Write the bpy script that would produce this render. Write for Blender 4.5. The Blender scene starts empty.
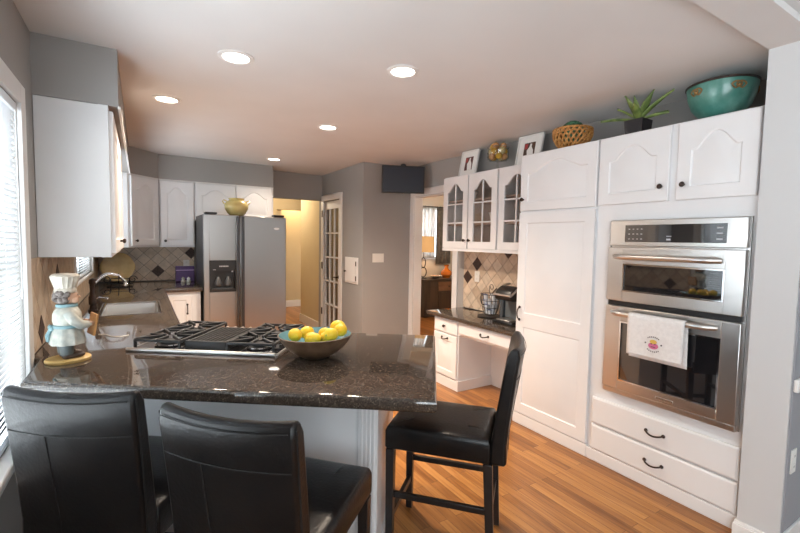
import bpy, bmesh, math, random
from mathutils import Vector, Matrix
random.seed(7)
PI = math.pi
SC = bpy.context.scene
COL = SC.collection

# ------------------------------------------------------------------ camera
cam_d = bpy.data.cameras.new('camera')
cam = bpy.data.objects.new('camera', cam_d)
COL.objects.link(cam)
SC.camera = cam
cam_d.sensor_width = 36.0
cam_d.lens = 36.0 * 423.6 / 800.0
cam_d.clip_start = 0.05
def cam_matrix(yaw, pitch, roll, h):
    y, p, r = map(math.radians, (yaw, pitch, roll))
    fw = Vector((math.sin(y) * math.cos(p), math.cos(y) * math.cos(p), -math.sin(p)))
    rt = Vector((math.cos(y), -math.sin(y), 0)); up = rt.cross(fw)
    rt, up = rt * math.cos(r) + up * math.sin(r), up * math.cos(r) - rt * math.sin(r)
    m = Matrix((rt, up, -fw)).transposed().to_4x4()
    m.translation = (0, 0, h)
    return m
cam.matrix_world = cam_matrix(31.58, 3.52, 1.0, 1.473)

# ------------------------------------------------------------------ world and light
SC.view_settings.view_transform = 'Standard'
SC.view_settings.look = 'None'
SC.view_settings.gamma = 1.0
SC.view_settings.use_curve_mapping = False
SC.view_settings.exposure = 0.47
SC.cycles.use_denoising = True
SC.cycles.max_bounces = 10
SC.cycles.diffuse_bounces = 5
SC.cycles.glossy_bounces = 5
SC.cycles.transparent_max_bounces = 16
SC.cycles.caustics_reflective = False
SC.cycles.caustics_refractive = False
SC.cycles.sample_clamp_indirect = 6.0
world = bpy.data.worlds.new('world'); SC.world = world
world.use_nodes = True
wn = world.node_tree.nodes['Background']
wn.inputs[0].default_value = (0.90, 0.95, 1.0, 1)
wn.inputs[1].default_value = 2.6

def area(name, loc, direction, sx, sy, power, color):
    d = bpy.data.lights.new(name, 'AREA'); d.shape = 'RECTANGLE'
    d.size = sx; d.size_y = sy; d.energy = power; d.color = color
    o = bpy.data.objects.new(name, d); COL.objects.link(o)
    o.location = loc
    o.rotation_euler = Vector(direction).to_track_quat('-Z', 'Z').to_euler()
    return o
DAY = (0.89, 0.945, 1.0)
area('fill_patio', (0.45, -3.35, 1.35), (0, 1, -0.05), 1.5, 2.0, 8, DAY)  # added light outside the unseen patio window, shining in from behind the camera
area('fill_dining', (-0.80, -1.55, 1.4), (1, 0.1, -0.05), 2.2, 1.6, 66, DAY)  # added fill through an unseen window, brightens the right-hand cabinets
area('fill_uplight', (0.9, -1.3, 1.75), (0.05, 0.25, 1), 0.9, 0.9, 17, (0.97, 0.985, 1.0))  # added upward fill light without a fixture, brightens the ceiling
area('daylight_side', (-0.85, 1.55, 1.4), (1, 0, -0.05), 1.6, 1.4, 60, DAY)
area('daylight_sink', (-0.75, 4.75, 1.6), (1, 0, -0.1), 1.3, 0.9, 32, DAY)
area('daylight_study', (5.05, 7.6, 1.7), (0, -1, -0.1), 0.8, 0.9, 28, DAY)
WARM = (1.0, 0.83, 0.66)

# ------------------------------------------------------------------ mesh helper
class M:
    def __init__(s):
        s.bm = bmesh.new(); s.x = Matrix.Identity(4); s.mi = 0
    def v(s, p): return s.bm.verts.new(s.x @ Vector(p))
    def f(s, vs):
        try:
            fc = s.bm.faces.new(vs); fc.material_index = s.mi; return fc
        except ValueError: return None
    def box(s, x0, y0, z0, x1, y1, z1):
        c = [s.v((x, y, z)) for z in (z0, z1) for y in (y0, y1) for x in (x0, x1)]
        for q in ((0, 2, 3, 1), (4, 5, 7, 6), (0, 1, 5, 4), (2, 6, 7, 3), (0, 4, 6, 2), (1, 3, 7, 5)):
            s.f([c[i] for i in q])
        return s
    def prism(s, pts, a, b, axis='z'):
        def P(p, t): return {'z': (p[0], p[1], t), 'y': (p[0], t, p[1]), 'x': (t, p[0], p[1])}[axis]
        A = [s.v(P(p, a)) for p in pts]; B = [s.v(P(p, b)) for p in pts]
        n = len(pts)
        s.f(A[::-1]); s.f(B)
        for i in range(n): s.f([A[i], A[(i + 1) % n], B[(i + 1) % n], B[i]])
        return s
    def rings(s, rings, closed=True, cap0=True, cap1=True):
        R = [[s.v(p) for p in r] for r in rings]
        for a, b in zip(R, R[1:]):
            n = len(a)
            for i in range(n if closed else n - 1):
                j = (i + 1) % n
                s.f([a[i], a[j], b[j], b[i]])
        if closed and cap0: s.f(R[0][::-1])
        if closed and cap1: s.f(R[-1])
        return s
    def tube(s, path, r, n=8, closed=False):
        path = [Vector(p) for p in path]; L = len(path)
        rr = r if isinstance(r, (list, tuple)) else [r] * L
        rings = []; up = None
        for i, p in enumerate(path):
            if closed: t = path[(i + 1) % L] - path[i - 1]
            else: t = path[min(i + 1, L - 1)] - path[max(i - 1, 0)]
            t.normalize()
            if up is None:
                up = Vector((0, 0, 1)) if abs(t.z) < 0.9 else Vector((1, 0, 0))
            up = (up - t * up.dot(t))
            if up.length < 1e-6: up = t.orthogonal()
            up.normalize(); w = t.cross(up)
            rings.append([p + (up * math.cos(2 * PI * k / n) + w * math.sin(2 * PI * k / n)) * rr[i] for k in range(n)])
        if closed: rings.append(rings[0])
        return s.rings(rings, True, not closed, not closed)
    def lathe(s, prof, n=24, c=(0, 0, 0), sx=1, sy=1, wob=None):
        rings = []
        for r, z in prof:
            rings.append([(c[0] + sx * r * math.cos(2 * PI * k / n) * (wob(k / n, z) if wob else 1), c[1] + sy * r * math.sin(2 * PI * k / n) * (wob(k / n, z) if wob else 1), c[2] + z) for k in range(n)])
        big0, big1 = prof[0][0] > 0.0015, prof[-1][0] > 0.0015
        if big0 and big1: return s.rings(rings + [rings[0]], True, False, False)
        return s.rings(rings, True, not big0, not big1)
    def ball(s, c, r, sc=(1, 1, 1), n=14):
        prof = [(max(1e-4, math.sin(PI * i / n)), -math.cos(PI * i / n)) for i in range(n + 1)]
        return s.rings([[(c[0] + r * sc[0] * q * math.cos(2 * PI * k / (n + 4)), c[1] + r * sc[1] * q * math.sin(2 * PI * k / (n + 4)), c[2] + r * sc[2] * z) for k in range(n + 4)] for q, z in prof])
    def grid(s, fn, nu, nv):
        V = [[s.v(fn(i / nu, j / nv)) for j in range(nv + 1)] for i in range(nu + 1)]
        for i in range(nu):
            for j in range(nv): s.f([V[i][j], V[i + 1][j], V[i + 1][j + 1], V[i][j + 1]])
        return s

def obj(name, m, mat, parent=None, bevel=0, seg=2, smooth=40, solid=0, weld=True, sub=0):
    if weld: bmesh.ops.remove_doubles(m.bm, verts=m.bm.verts, dist=1e-5)
    bmesh.ops.recalc_face_normals(m.bm, faces=m.bm.faces)
    me = bpy.data.meshes.new(name); m.bm.to_mesh(me); m.bm.free()
    for mm in (mat if isinstance(mat, (list, tuple)) else [mat]): me.materials.append(mm)
    if smooth:
        me.shade_smooth()
        me.set_sharp_from_angle(angle=math.radians(smooth))
    o = bpy.data.objects.new(name, me); COL.objects.link(o)
    if parent: o.parent = parent
    if solid:
        md = o.modifiers.new('solid', 'SOLIDIFY'); md.thickness = solid; md.offset = 0
    if bevel:
        md = o.modifiers.new('bevel', 'BEVEL'); md.width = bevel; md.segments = seg
        md.limit_method = 'ANGLE'; md.angle_limit = math.radians(35)
        if smooth: md.harden_normals = False
    if sub:
        md = o.modifiers.new('sub', 'SUBSURF'); md.levels = sub; md.render_levels = sub
    return o
def tag(o, label, cat, group=None):
    o['label'] = label; o['category'] = cat
    if group: o['group'] = group
    return o
def thing(name, label, cat, loc=(0, 0, 0), rotz=0, group=None):
    o = bpy.data.objects.new(name, None); COL.objects.link(o); o.empty_display_size = 0.05
    o.location = loc; o.rotation_euler = (0, 0, rotz)
    return tag(o, label, cat, group)
def struct(name, m, mat, parent=None, **k):
    o = obj(name, m, mat, parent, **k)
    if not parent: o['kind'] = 'structure'
    return o
def dup(root, loc, rotz, label, name=None):
    r = root.copy(); COL.objects.link(r); r.location = loc; r.rotation_euler = (0, 0, rotz); r['label'] = label
    for ch in list(root.children):
        c = ch.copy(); COL.objects.link(c); c.parent = r
        for g in list(ch.children):
            d = g.copy(); COL.objects.link(d); d.parent = c
    return r
def B(*a): return M().box(*a)

# ------------------------------------------------------------------ materials
def mat(name, color, rough=0.5, metal=0.0, spec=0.5, emit=None, es=0, coat=0, trans=0, ior=None):
    m = bpy.data.materials.new(name); m.use_nodes = True
    b = m.node_tree.nodes['Principled BSDF']
    b.inputs['Base Color'].default_value = (*color, 1)
    b.inputs['Roughness'].default_value = rough
    b.inputs['Metallic'].default_value = metal
    b.inputs['Specular IOR Level'].default_value = spec
    b.inputs['Coat Weight'].default_value = coat
    b.inputs['Transmission Weight'].default_value = trans
    if ior: b.inputs['IOR'].default_value = ior
    if emit:
        b.inputs['Emission Color'].default_value = (*emit, 1); b.inputs['Emission Strength'].default_value = es
    return m
def nodes(m): return m.node_tree.nodes, m.node_tree.links, m.node_tree.nodes['Principled BSDF']
def noisy(m, c1, c2, scale=8, detail=4, lo=0.35, hi=0.65, bump=0, stretch=None, bscale=None):
    N, L, b = nodes(m)
    tc = N.new('ShaderNodeTexCoord'); src = tc.outputs['Object']
    if stretch:
        mp = N.new('ShaderNodeMapping'); mp.inputs['Scale'].default_value = stretch
        L.new(src, mp.inputs[0]); src = mp.outputs[0]
    nz = N.new('ShaderNodeTexNoise'); nz.inputs['Scale'].default_value = scale; nz.inputs['Detail'].default_value = detail
    L.new(src, nz.inputs['Vector'])
    cr = N.new('ShaderNodeValToRGB'); cr.color_ramp.elements[0].position = lo; cr.color_ramp.elements[1].position = hi
    cr.color_ramp.elements[0].color = (*c1, 1); cr.color_ramp.elements[1].color = (*c2, 1)
    L.new(nz.outputs['Fac'], cr.inputs[0]); L.new(cr.outputs[0], b.inputs['Base Color'])
    if bump:
        bp = N.new('ShaderNodeBump'); bp.inputs['Strength'].default_value = bump; bp.inputs['Distance'].default_value = 0.004
        if bscale:
            n2 = N.new('ShaderNodeTexNoise'); n2.inputs['Scale'].default_value = bscale; L.new(src, n2.inputs['Vector']); L.new(n2.outputs['Fac'], bp.inputs['Height'])
        else: L.new(nz.outputs['Fac'], bp.inputs['Height'])
        L.new(bp.outputs[0], b.inputs['Normal'])
    return m

CAB = noisy(mat('cabinet_white', (0.8, 0.8, 0.8), 0.35), (0.76, 0.765, 0.775), (0.80, 0.80, 0.81), 3, 2)
TRIM = mat('trim_white', (0.80, 0.79, 0.78), 0.4)
WALL = noisy(mat('wall_grey', (0.4, 0.4, 0.4), 0.85, spec=0.2), (0.345, 0.334, 0.322), (0.36, 0.349, 0.337), 2, 2, bump=0.05, bscale=180)
CEIL = noisy(mat('ceiling_paint', (0.7, 0.7, 0.7), 0.9, spec=0.1), (0.70, 0.69, 0.685), (0.73, 0.72, 0.715), 2, 2)
HALL = noisy(mat('hall_yellow', (0.7, 0.55, 0.3), 0.85, spec=0.2), (0.60, 0.49, 0.31), (0.63, 0.52, 0.33), 2, 2)
STUDY = mat('study_cream', (0.72, 0.66, 0.58), 0.85, spec=0.2)
BLUEW = mat('dining_blue_grey', (0.38, 0.47, 0.52), 0.85, spec=0.2)
STEEL = mat('brushed_steel', (0.60, 0.585, 0.57), 0.28, 1.0)
def brushed(m, st):
    N, L, b = nodes(m)
    tc = N.new('ShaderNodeTexCoord'); mp = N.new('ShaderNodeMapping'); mp.inputs['Scale'].default_value = st
    nz = N.new('ShaderNodeTexNoise'); nz.inputs['Scale'].default_value = 1; nz.inputs['Detail'].default_value = 3
    mr = N.new('ShaderNodeMapRange'); mr.inputs['To Min'].default_value = 0.27; mr.inputs['To Max'].default_value = 0.32
    L.new(tc.outputs['Object'], mp.inputs[0]); L.new(mp.outputs[0], nz.inputs['Vector']); L.new(nz.outputs['Fac'], mr.inputs['Value']); L.new(mr.outputs[0], b.inputs['Roughness'])
    return m
brushed(STEEL, (3, 3, 260))
CHROME = mat('polished_chrome', (0.75, 0.75, 0.77), 0.1, 1.0)
BLACK = mat('black_plastic', (0.012, 0.012, 0.013), 0.35)
BGLASS = mat('black_glass', (0.010, 0.010, 0.012), 0.03, spec=0.9, coat=1.0)
IRON = mat('cast_iron', (0.018, 0.018, 0.02), 0.45)
BRONZE = mat('dark_bronze', (0.045, 0.03, 0.025), 0.35, 0.7)
GREYP = mat('dark_grey_panel', (0.07, 0.07, 0.075), 0.5)
LEATHER = noisy(mat('black_leather', (0.012, 0.011, 0.011), 0.30, spec=0.36), (0.006, 0.0055, 0.006), (0.011, 0.009, 0.0085), 14, 3, bump=0.18, bscale=90)
SEAM = mat('seam_thread', (0.02, 0.019, 0.019), 0.5, spec=0.3)
BWOOD = noisy(mat('black_wood', (0.015, 0.012, 0.012), 0.3), (0.012, 0.010, 0.010), (0.02, 0.016, 0.015), 20, 3, stretch=(1, 1, 0.1))
OUTL = mat('outlet_plastic', (0.80, 0.78, 0.74), 0.4)
SLAT = mat('blind_slat', (0.86, 0.88, 0.90), 0.5)
_N, _L, _b = nodes(SLAT)
_t = _N.new('ShaderNodeBsdfTranslucent'); _t.inputs[0].default_value = (0.88, 0.90, 0.92, 1)
_m = _N.new('ShaderNodeMixShader'); _m.inputs[0].default_value = 0.22
_L.new(_b.outputs[0], _m.inputs[1]); _L.new(_t.outputs[0], _m.inputs[2]); _L.new(_m.outputs[0], _N['Material Output'].inputs['Surface'])
PAPER = mat('white_paper', (0.82, 0.82, 0.80), 0.6)
DARKIN = mat('dark_opening', (0.02, 0.02, 0.02), 0.6)

def glass_mat(name, tint, refl=0.12):
    m = bpy.data.materials.new(name); m.use_nodes = True
    N, L = m.node_tree.nodes, m.node_tree.links
    N.remove(N['Principled BSDF'])
    t = N.new('ShaderNodeBsdfTransparent'); t.inputs[0].default_value = (*tint, 1)
    g = N.new('ShaderNodeBsdfGlossy'); g.inputs['Roughness'].default_value = 0.01
    mx = N.new('ShaderNodeMixShader'); lw = N.new('ShaderNodeLayerWeight'); pw = N.new('ShaderNodeMath'); pw.operation = 'POWER'; pw.inputs[1].default_value = 4
    fr = N.new('ShaderNodeMath'); fr.operation = 'MULTIPLY_ADD'; fr.inputs[1].default_value = 0.7; fr.inputs[2].default_value = refl * .4
    L.new(lw.outputs['Facing'], pw.inputs[0]); L.new(pw.outputs[0], fr.inputs[0])
    L.new(fr.outputs[0], mx.inputs[0]); L.new(t.outputs[0], mx.inputs[1]); L.new(g.outputs[0], mx.inputs[2])
    L.new(mx.outputs[0], N['Material Output'].inputs['Surface'])
    return m
GLASS = glass_mat('window_glass', (0.95, 0.97, 0.97))
CABGLASS = glass_mat('cabinet_glass', (0.96, 0.95, 0.94), 0.10)

def granite():
    m = mat('brown_granite', (0.05, 0.04, 0.035), 0.045, spec=0.65)
    N, L, b = nodes(m)
    tc = N.new('ShaderNodeTexCoord')
    vo = N.new('ShaderNodeTexVoronoi'); vo.inputs['Scale'].default_value = 210
    nz = N.new('ShaderNodeTexNoise'); nz.inputs['Scale'].default_value = 70; nz.inputs['Detail'].default_value = 6
    L.new(tc.outputs['Object'], vo.inputs['Vector']); L.new(tc.outputs['Object'], nz.inputs['Vector'])
    cr = N.new('ShaderNodeValToRGB'); e = cr.color_ramp.elements
    e[0].position = 0.0; e[0].color = (0.018, 0.014, 0.012, 1); e[1].position = 1.0; e[1].color = (0.30, 0.235, 0.17, 1)
    for p, c in ((0.45, (0.045, 0.034, 0.027, 1)), (0.72, (0.068, 0.051, 0.040, 1)), (0.88, (0.13, 0.10, 0.075, 1))):
        q = e.new(p); q.color = c
    sp = N.new('ShaderNodeSeparateColor'); L.new(vo.outputs['Color'], sp.inputs[0])
    ad = N.new('ShaderNodeMath'); ad.operation = 'MULTIPLY_ADD'; ad.inputs[1].default_value = 0.55
    sb = N.new('ShaderNodeMath'); sb.operation = 'MULTIPLY'; sb.inputs[1].default_value = 0.62
    L.new(nz.outputs['Fac'], sb.inputs[0]); L.new(sp.outputs[0], ad.inputs[0]); L.new(sb.outputs[0], ad.inputs[2])
    L.new(ad.outputs[0], cr.inputs[0]); L.new(cr.outputs[0], b.inputs['Base Color'])
    return m
GRANITE = granite()

def oak_floor():
    m = mat('oak_floor', (0.4, 0.2, 0.08), 0.28, spec=0.45)
    N, L, b = nodes(m)
    tc = N.new('ShaderNodeTexCoord')
    mp = N.new('ShaderNodeMapping'); mp.inputs['Rotation'].default_value = (0, 0, PI / 2)
    L.new(tc.outputs['Object'], mp.inputs[0])
    br = N.new('ShaderNodeTexBrick'); br.offset = 0.37; br.offset_frequency = 2
    br.inputs['Scale'].default_value = 1; br.inputs['Mortar Size'].default_value = 0.0011
    br.inputs['Brick Width'].default_value = 0.85; br.inputs['Row Height'].default_value = 0.057
    br.inputs['Color1'].default_value = (0, 0, 0, 1); br.inputs['Color2'].default_value = (1, 1, 1, 1); br.inputs['Mortar'].default_value = (0.5, 0.5, 0.5, 1)
    L.new(mp.outputs[0], br.inputs['Vector'])
    nz = N.new('ShaderNodeTexNoise'); nz.inputs['Scale'].default_value = 1; nz.inputs['Detail'].default_value = 5; nz.inputs['Distortion'].default_value = 1.2
    mp2 = N.new('ShaderNodeMapping'); mp2.inputs['Scale'].default_value = (38, 2.2, 1)
    # shift the grain from board to board
    mx0 = N.new('ShaderNodeVectorMath'); mx0.operation = 'MULTIPLY_ADD'; mx0.inputs[1].default_value = (3, 9, 0)
    L.new(br.outputs['Color'], mx0.inputs[0]); L.new(tc.outputs['Object'], mx0.inputs[2])
    L.new(mx0.outputs[0], mp2.inputs[0]); L.new(mp2.outputs[0], nz.inputs['Vector'])
    cr = N.new('ShaderNodeValToRGB'); e = cr.color_ramp.elements
    e[0].position = 0; e[0].color = (0.15, 0.048, 0.010, 1); e[1].position = 1; e[1].color = (0.55, 0.265, 0.078, 1)
    q = e.new(0.5); q.color = (0.345, 0.140, 0.036, 1)
    sp = N.new('ShaderNodeSeparateColor'); L.new(br.outputs['Color'], sp.inputs[0])
    ad = N.new('ShaderNodeMath'); ad.operation = 'MULTIPLY_ADD'; ad.inputs[1].default_value = 0.5
    m2 = N.new('ShaderNodeMath'); m2.operation = 'MULTIPLY_ADD'; m2.inputs[1].default_value = 1.1; m2.inputs[2].default_value = -0.32
    L.new(nz.outputs['Fac'], m2.inputs[0]); L.new(sp.outputs[0], ad.inputs[0]); L.new(m2.outputs[0], ad.inputs[2]); L.new(ad.outputs[0], cr.inputs[0])
    mm = N.new('ShaderNodeMix'); mm.data_type = 'RGBA'; mm.inputs['B'].default_value = (0.10, 0.04, 0.015, 1)
    L.new(br.outputs['Fac'], mm.inputs['Factor']); L.new(cr.outputs[0], mm.inputs['A']); L.new(mm.outputs['Result'], b.inputs['Base Color'])
    return m
FLOOR = oak_floor()
TILES = [noisy(mat('travertine_' + n, c, 0.35), tuple(x * 0.86 for x in c), tuple(min(1, x * 1.08) for x in c), 16, 5, bump=0.15)
         for n, c in (('cream', (0.68, 0.55, 0.42)), ('sand', (0.61, 0.47, 0.34)), ('beige', (0.64, 0.52, 0.40)), ('tan', (0.54, 0.41, 0.30)))]
ACCENT = noisy(mat('bronze_accent_tile', (0.06, 0.035, 0.03), 0.5, 0.1), (0.035, 0.018, 0.015), (0.08, 0.045, 0.033), 60, 3, bump=0.4)
GROUT = mat('grout', (0.28, 0.22, 0.175), 0.9)

# ================================================================== ROOM SHELL
H = 2.44
XL, XR, YB = -0.432, 3.10, 6.10
struct('floor', B(-0.6, -3.3, -0.08, 7.4, 9.6, 0), FLOOR, smooth=0)
struct('ceiling', B(-0.6, -3.3, H, 7.4, 9.6, H + 0.08), CEIL, smooth=0)

def wall_x(name, x0, x1, y0, y1, holes, m, z1=H):      # wall slab with openings (ya, yb, za, zb)
    w = M(); ys = y0
    for a, b, c, d in sorted(holes):
        w.box(x0, ys, 0, x1, a, z1)
        if c > 0: w.box(x0, a, 0, x1, b, c)
        w.box(x0, a, d, x1, b, z1)
        ys = b
    w.box(x0, ys, 0, x1, y1, z1)
    return struct(name, w, m, smooth=0)
def wall_y(name, y0, y1, x0, x1, holes, m, z1=H):
    w = M(); xs = x0
    for a, b, c, d in sorted(holes):
        w.box(xs, y0, 0, a, y1, z1)
        if c > 0: w.box(a, y0, 0, b, y1, c)
        w.box(a, y0, d, b, y1, z1)
        xs = b
    w.box(xs, y0, 0, x1, y1, z1)
    return struct(name, w, m, smooth=0)

W1 = (0.75, 2.385, 0.68, 2.02)
W2 = (4.05, 5.40, 1.10, 2.02)
W5 = (-2.7, -0.4, 0.55, 2.15)  # unseen window, added as an opening for extra light on the oven wall
wall_x('wall_left', XL - 0.14, XL, -3.2, YB + 0.1, [W1, W2, W5], WALL)
wall_y('wall_back', YB, YB + 0.1, XL - 0.14, 1.56, [], WALL)
wall_y('wall_header', 6.20, 6.30, 1.56, 2.39, [(1.561, 2.389, 0, 2.06)], WALL)
wall_x('wall_pantry', 2.39, 2.49, 4.79, 6.32, [(5.50, 6.22, 0, 2.04)], WALL)
wall_y('wall_television', 4.79, 4.89, 2.49, 3.25, [], WALL)
wall_x('wall_right', XR, XR + 0.12, 0.87, 4.79, [(3.86, 4.70, 0, 2.05)], WALL)
wall_x('wall_hall', 2.44, 2.50, 6.32, 7.35, [], HALL)
w = M(); w.box(1.2, 8.25, 0, 2.26, 8.35, H); w.box(2.26, 8.25, 2.03, 3.4, 8.35, H); w.box(2.26, 8.35, 0, 2.38, 9.4, H); w.box(2.2, 9.0, 0, 3.6, 9.1, H); w.box(1.1, 6.3, 0, 1.2, 8.35, H)
w.box(3.3, 7.6, 0, 3.4, 8.3, H)
struct('wall_hall_far', w, HALL, smooth=0)
w = M(); w.box(3.22, 7.2, 0, 4.78, 7.3, H); w.box(5.42, 7.2, 0, 7.2, 7.3, H); w.box(4.78, 7.2, 0, 5.42, 7.3, 1.15); w.box(4.78, 7.2, 2.12, 5.42, 7.3, H)
w.box(7.1, 2.0, 0, 7.2, 7.2, H); w.box(3.22, 2.0, 0, 7.2, 2.1, H)
struct('wall_study', w, STUDY, smooth=0)
# dining side, where the photograph is taken from
wall_y('wall_dining_back', -3.2, -3.1, XL - 0.14, 7.2, [(-0.3, 1.2, 0.15, 2.2)], WALL)
w = M(); w.box(2.95, -3.1, 0, 3.05, 0.69, H)
struct('wall_dining_right', w, BLUEW, smooth=0)
# pier between kitchen and dining side, with the beam over the opening
struct('pier', M().prism([(2.57, 0.692), (2.57, 0.860), (XR, 0.860), (XR, 0.692)], 0, 2.41), [mat('pier_paint', (0.60, 0.605, 0.61), 0.6)], smooth=0)
struct('wall_dining_return', B(2.582, 0.684, 0.1, 2.95, 0.692, 2.41), mat('return_grey', (0.33, 0.33, 0.35), 0.85, spec=0.2), smooth=0)
struct('beam', B(XL, 0.692, 2.41, XR, 0.860, H), CEIL, smooth=0)
w = M(); w.box(2.55, 0.67, 0, 2.57, 0.872, 0.07); w.box(2.56, 0.675, 0.07, 2.57, 0.868, 0.085)
struct('baseboard_pier', w, TRIM, bevel=0.003)
w = M(); w.box(2.575, 0.672, 0, 2.95, 0.684, 0.12)
struct('baseboard_dining', w, TRIM, bevel=0.003)
struct('baseboard_dining_right', B(2.935, -3.1, 0, 2.95, 0.672, 0.12), TRIM, bevel=0.003)
struct('trim_chair_rail', M().box(2.575, 0.664, 0.80, 2.95, 0.684, 0.86), TRIM, bevel=0.006)
w = M(); w.box(2.425, 6.33, 0, 2.44, 7.365, 0.14); w.box(2.425, 7.35, 0, 2.5, 7.365, 0.14)
struct('baseboard_hall', w, TRIM, bevel=0.004)
w = M(); w.box(1.2, 8.235, 0, 2.27, 8.25, 0.14); w.box(2.38, 8.36, 0, 2.393, 9.0, 0.14); w.box(2.38, 8.985, 0, 3.4, 9.0, 0.14)
struct('baseboard_hall_far', w, TRIM, bevel=0.004)
struct('baseboard_left', B(XL, 0.2, 0, XL + 0.014, 2.35, 0.12), TRIM, bevel=0.003)
# soffits
S = M().prism([(XL, 2.718), (-0.084, 2.718), (-0.084, 5.50), (0.20, 5.80), (1.541, 5.80), (1.541, YB), (XL, YB)], 2.148, H)
struct('soffit', S, WALL, smooth=0)
struct('trim_soffit', M().prism([(-0.086, 2.72), (-0.074, 2.72), (-0.074, 5.496), (0.204, 5.79), (1.541, 5.79), (1.541, 5.802), (0.199, 5.802), (-0.086, 5.502)], 2.137, 2.150), TRIM, smooth=0)

# ------------------------------------------------------------------ windows
def blind(name, label, x, y0, y1, z0, z1, group=None):
    t = thing(name, label, 'blind', (x, (y0 + y1) / 2, z0))
    hw = (y1 - y0) / 2; h = z1 - z0
    m = M(); n = int(h / 0.024)
    for i in range(n):
        z = 0.02 + i * 0.024
        m.x = Matrix.Translation((0, 0, z)) @ Matrix.Rotation(math.radians(-46), 4, 'Y')
        m.box(-0.0125, -hw, -0.0006, 0.0125, hw, 0.0006)
    s = obj('slats', m, SLAT, t, smooth=0)
    obj('headrail', B(-0.018, -hw, h - 0.035, 0.018, hw, h), SLAT, t, bevel=0.003)
    obj('bottom_rail', B(-0.014, -hw, 0, 0.014, hw, 0.014), SLAT, t, bevel=0.003)
    for q in (-0.7, 0.0, 0.7): obj('ladder_cord', M().tube([(0.016, q * hw, 0.01), (0.016, q * hw, h - 0.03)], 0.0012, 5), SLAT, t)
    m = M(); m.tube([(0.024, hw - 0.06, h - 0.04), (0.026, hw - 0.06, h * 0.42)], 0.002, 6); m.lathe([(0.004, 0), (0.006, -0.03), (0.003, -0.04)], 8, (0.026, hw - 0.06, h * 0.42))
    obj('pull_cord', m, SLAT, t)
    return t
def win_x(n, wdw, casing, stool):
    a, b, c, d = wdw
    m = M(); x = XL
    m.box(x, b, c - 0.02, x + 0.018, b + casing, d + casing); m.box(x, a - casing, c - 0.02, x + 0.018, a, d + casing)
    m.box(x, a, d, x + 0.018, b, d + casing)
    f = struct('window_%d' % n, m, TRIM, bevel=0.004)
    fr = M(); xs = XL - 0.10
    fr.box(xs - 0.03, a, c, xs, a + 0.05, d); fr.box(xs - 0.03, b - 0.05, c, xs, b, d); fr.box(xs - 0.03, a, c, xs, b, c + 0.05); fr.box(xs - 0.03, a, d - 0.05, xs, b, d)
    fr.box(xs - 0.03, a, (c + d) / 2 - 0.02, xs, b, (c + d) / 2 + 0.02)
    obj('sash', fr, TRIM, f, bevel=0.003)
    obj('pane', B(xs - 0.018, a + 0.05, c + 0.05, xs - 0.014, b - 0.05, d - 0.05), GLASS, f, smooth=0)
    obj('window_sill', B(x - 0.10, a - casing, c - 0.025, x + stool, b + casing, c), TRIM, f, bevel=0.006)
    if stool > 0.03: obj('apron', B(x, a - casing, c - 0.10, x + 0.016, b + casing, c - 0.025), TRIM, f, bevel=0.004)
    return f
win_x(1, W1, 0.085, 0.045)
win_x(2, W2, 0.06, 0.02)
win_x(5, W5, 0.085, 0.045)  # the added window, out of view on the dining side
blind('window_blind', 'white horizontal slat blind on the tall window at left', XL - 0.014, W1[0] + 0.01, W1[1] - 0.01, W1[2] + 0.003, W1[3] - 0.005)
blind('window_blind', 'small white blind over the sink, glimpsed under the wall cabinet', XL - 0.020, W2[0] + 0.01, W2[1] - 0.01, W2[2] + 0.003, W2[3] - 0.005)
# unseen patio window, added on the dining side to let light in
m = M(); a, b, c, d = -0.3, 1.2, 0.15, 2.2
for x0, x1 in ((a, a + .07), (.415, .485), (b - .07, b)): m.box(x0, -3.17, c, x1, -3.11, d)
m.box(a, -3.17, c, b, -3.11, c + .07); m.box(a, -3.17, d - .07, b, -3.11, d)
f = struct('window_3', m, TRIM, smooth=0)
obj('pane', B(a + .07, -3.145, c + .07, b - .07, -3.14, d - .07), GLASS, f, smooth=0)

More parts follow.
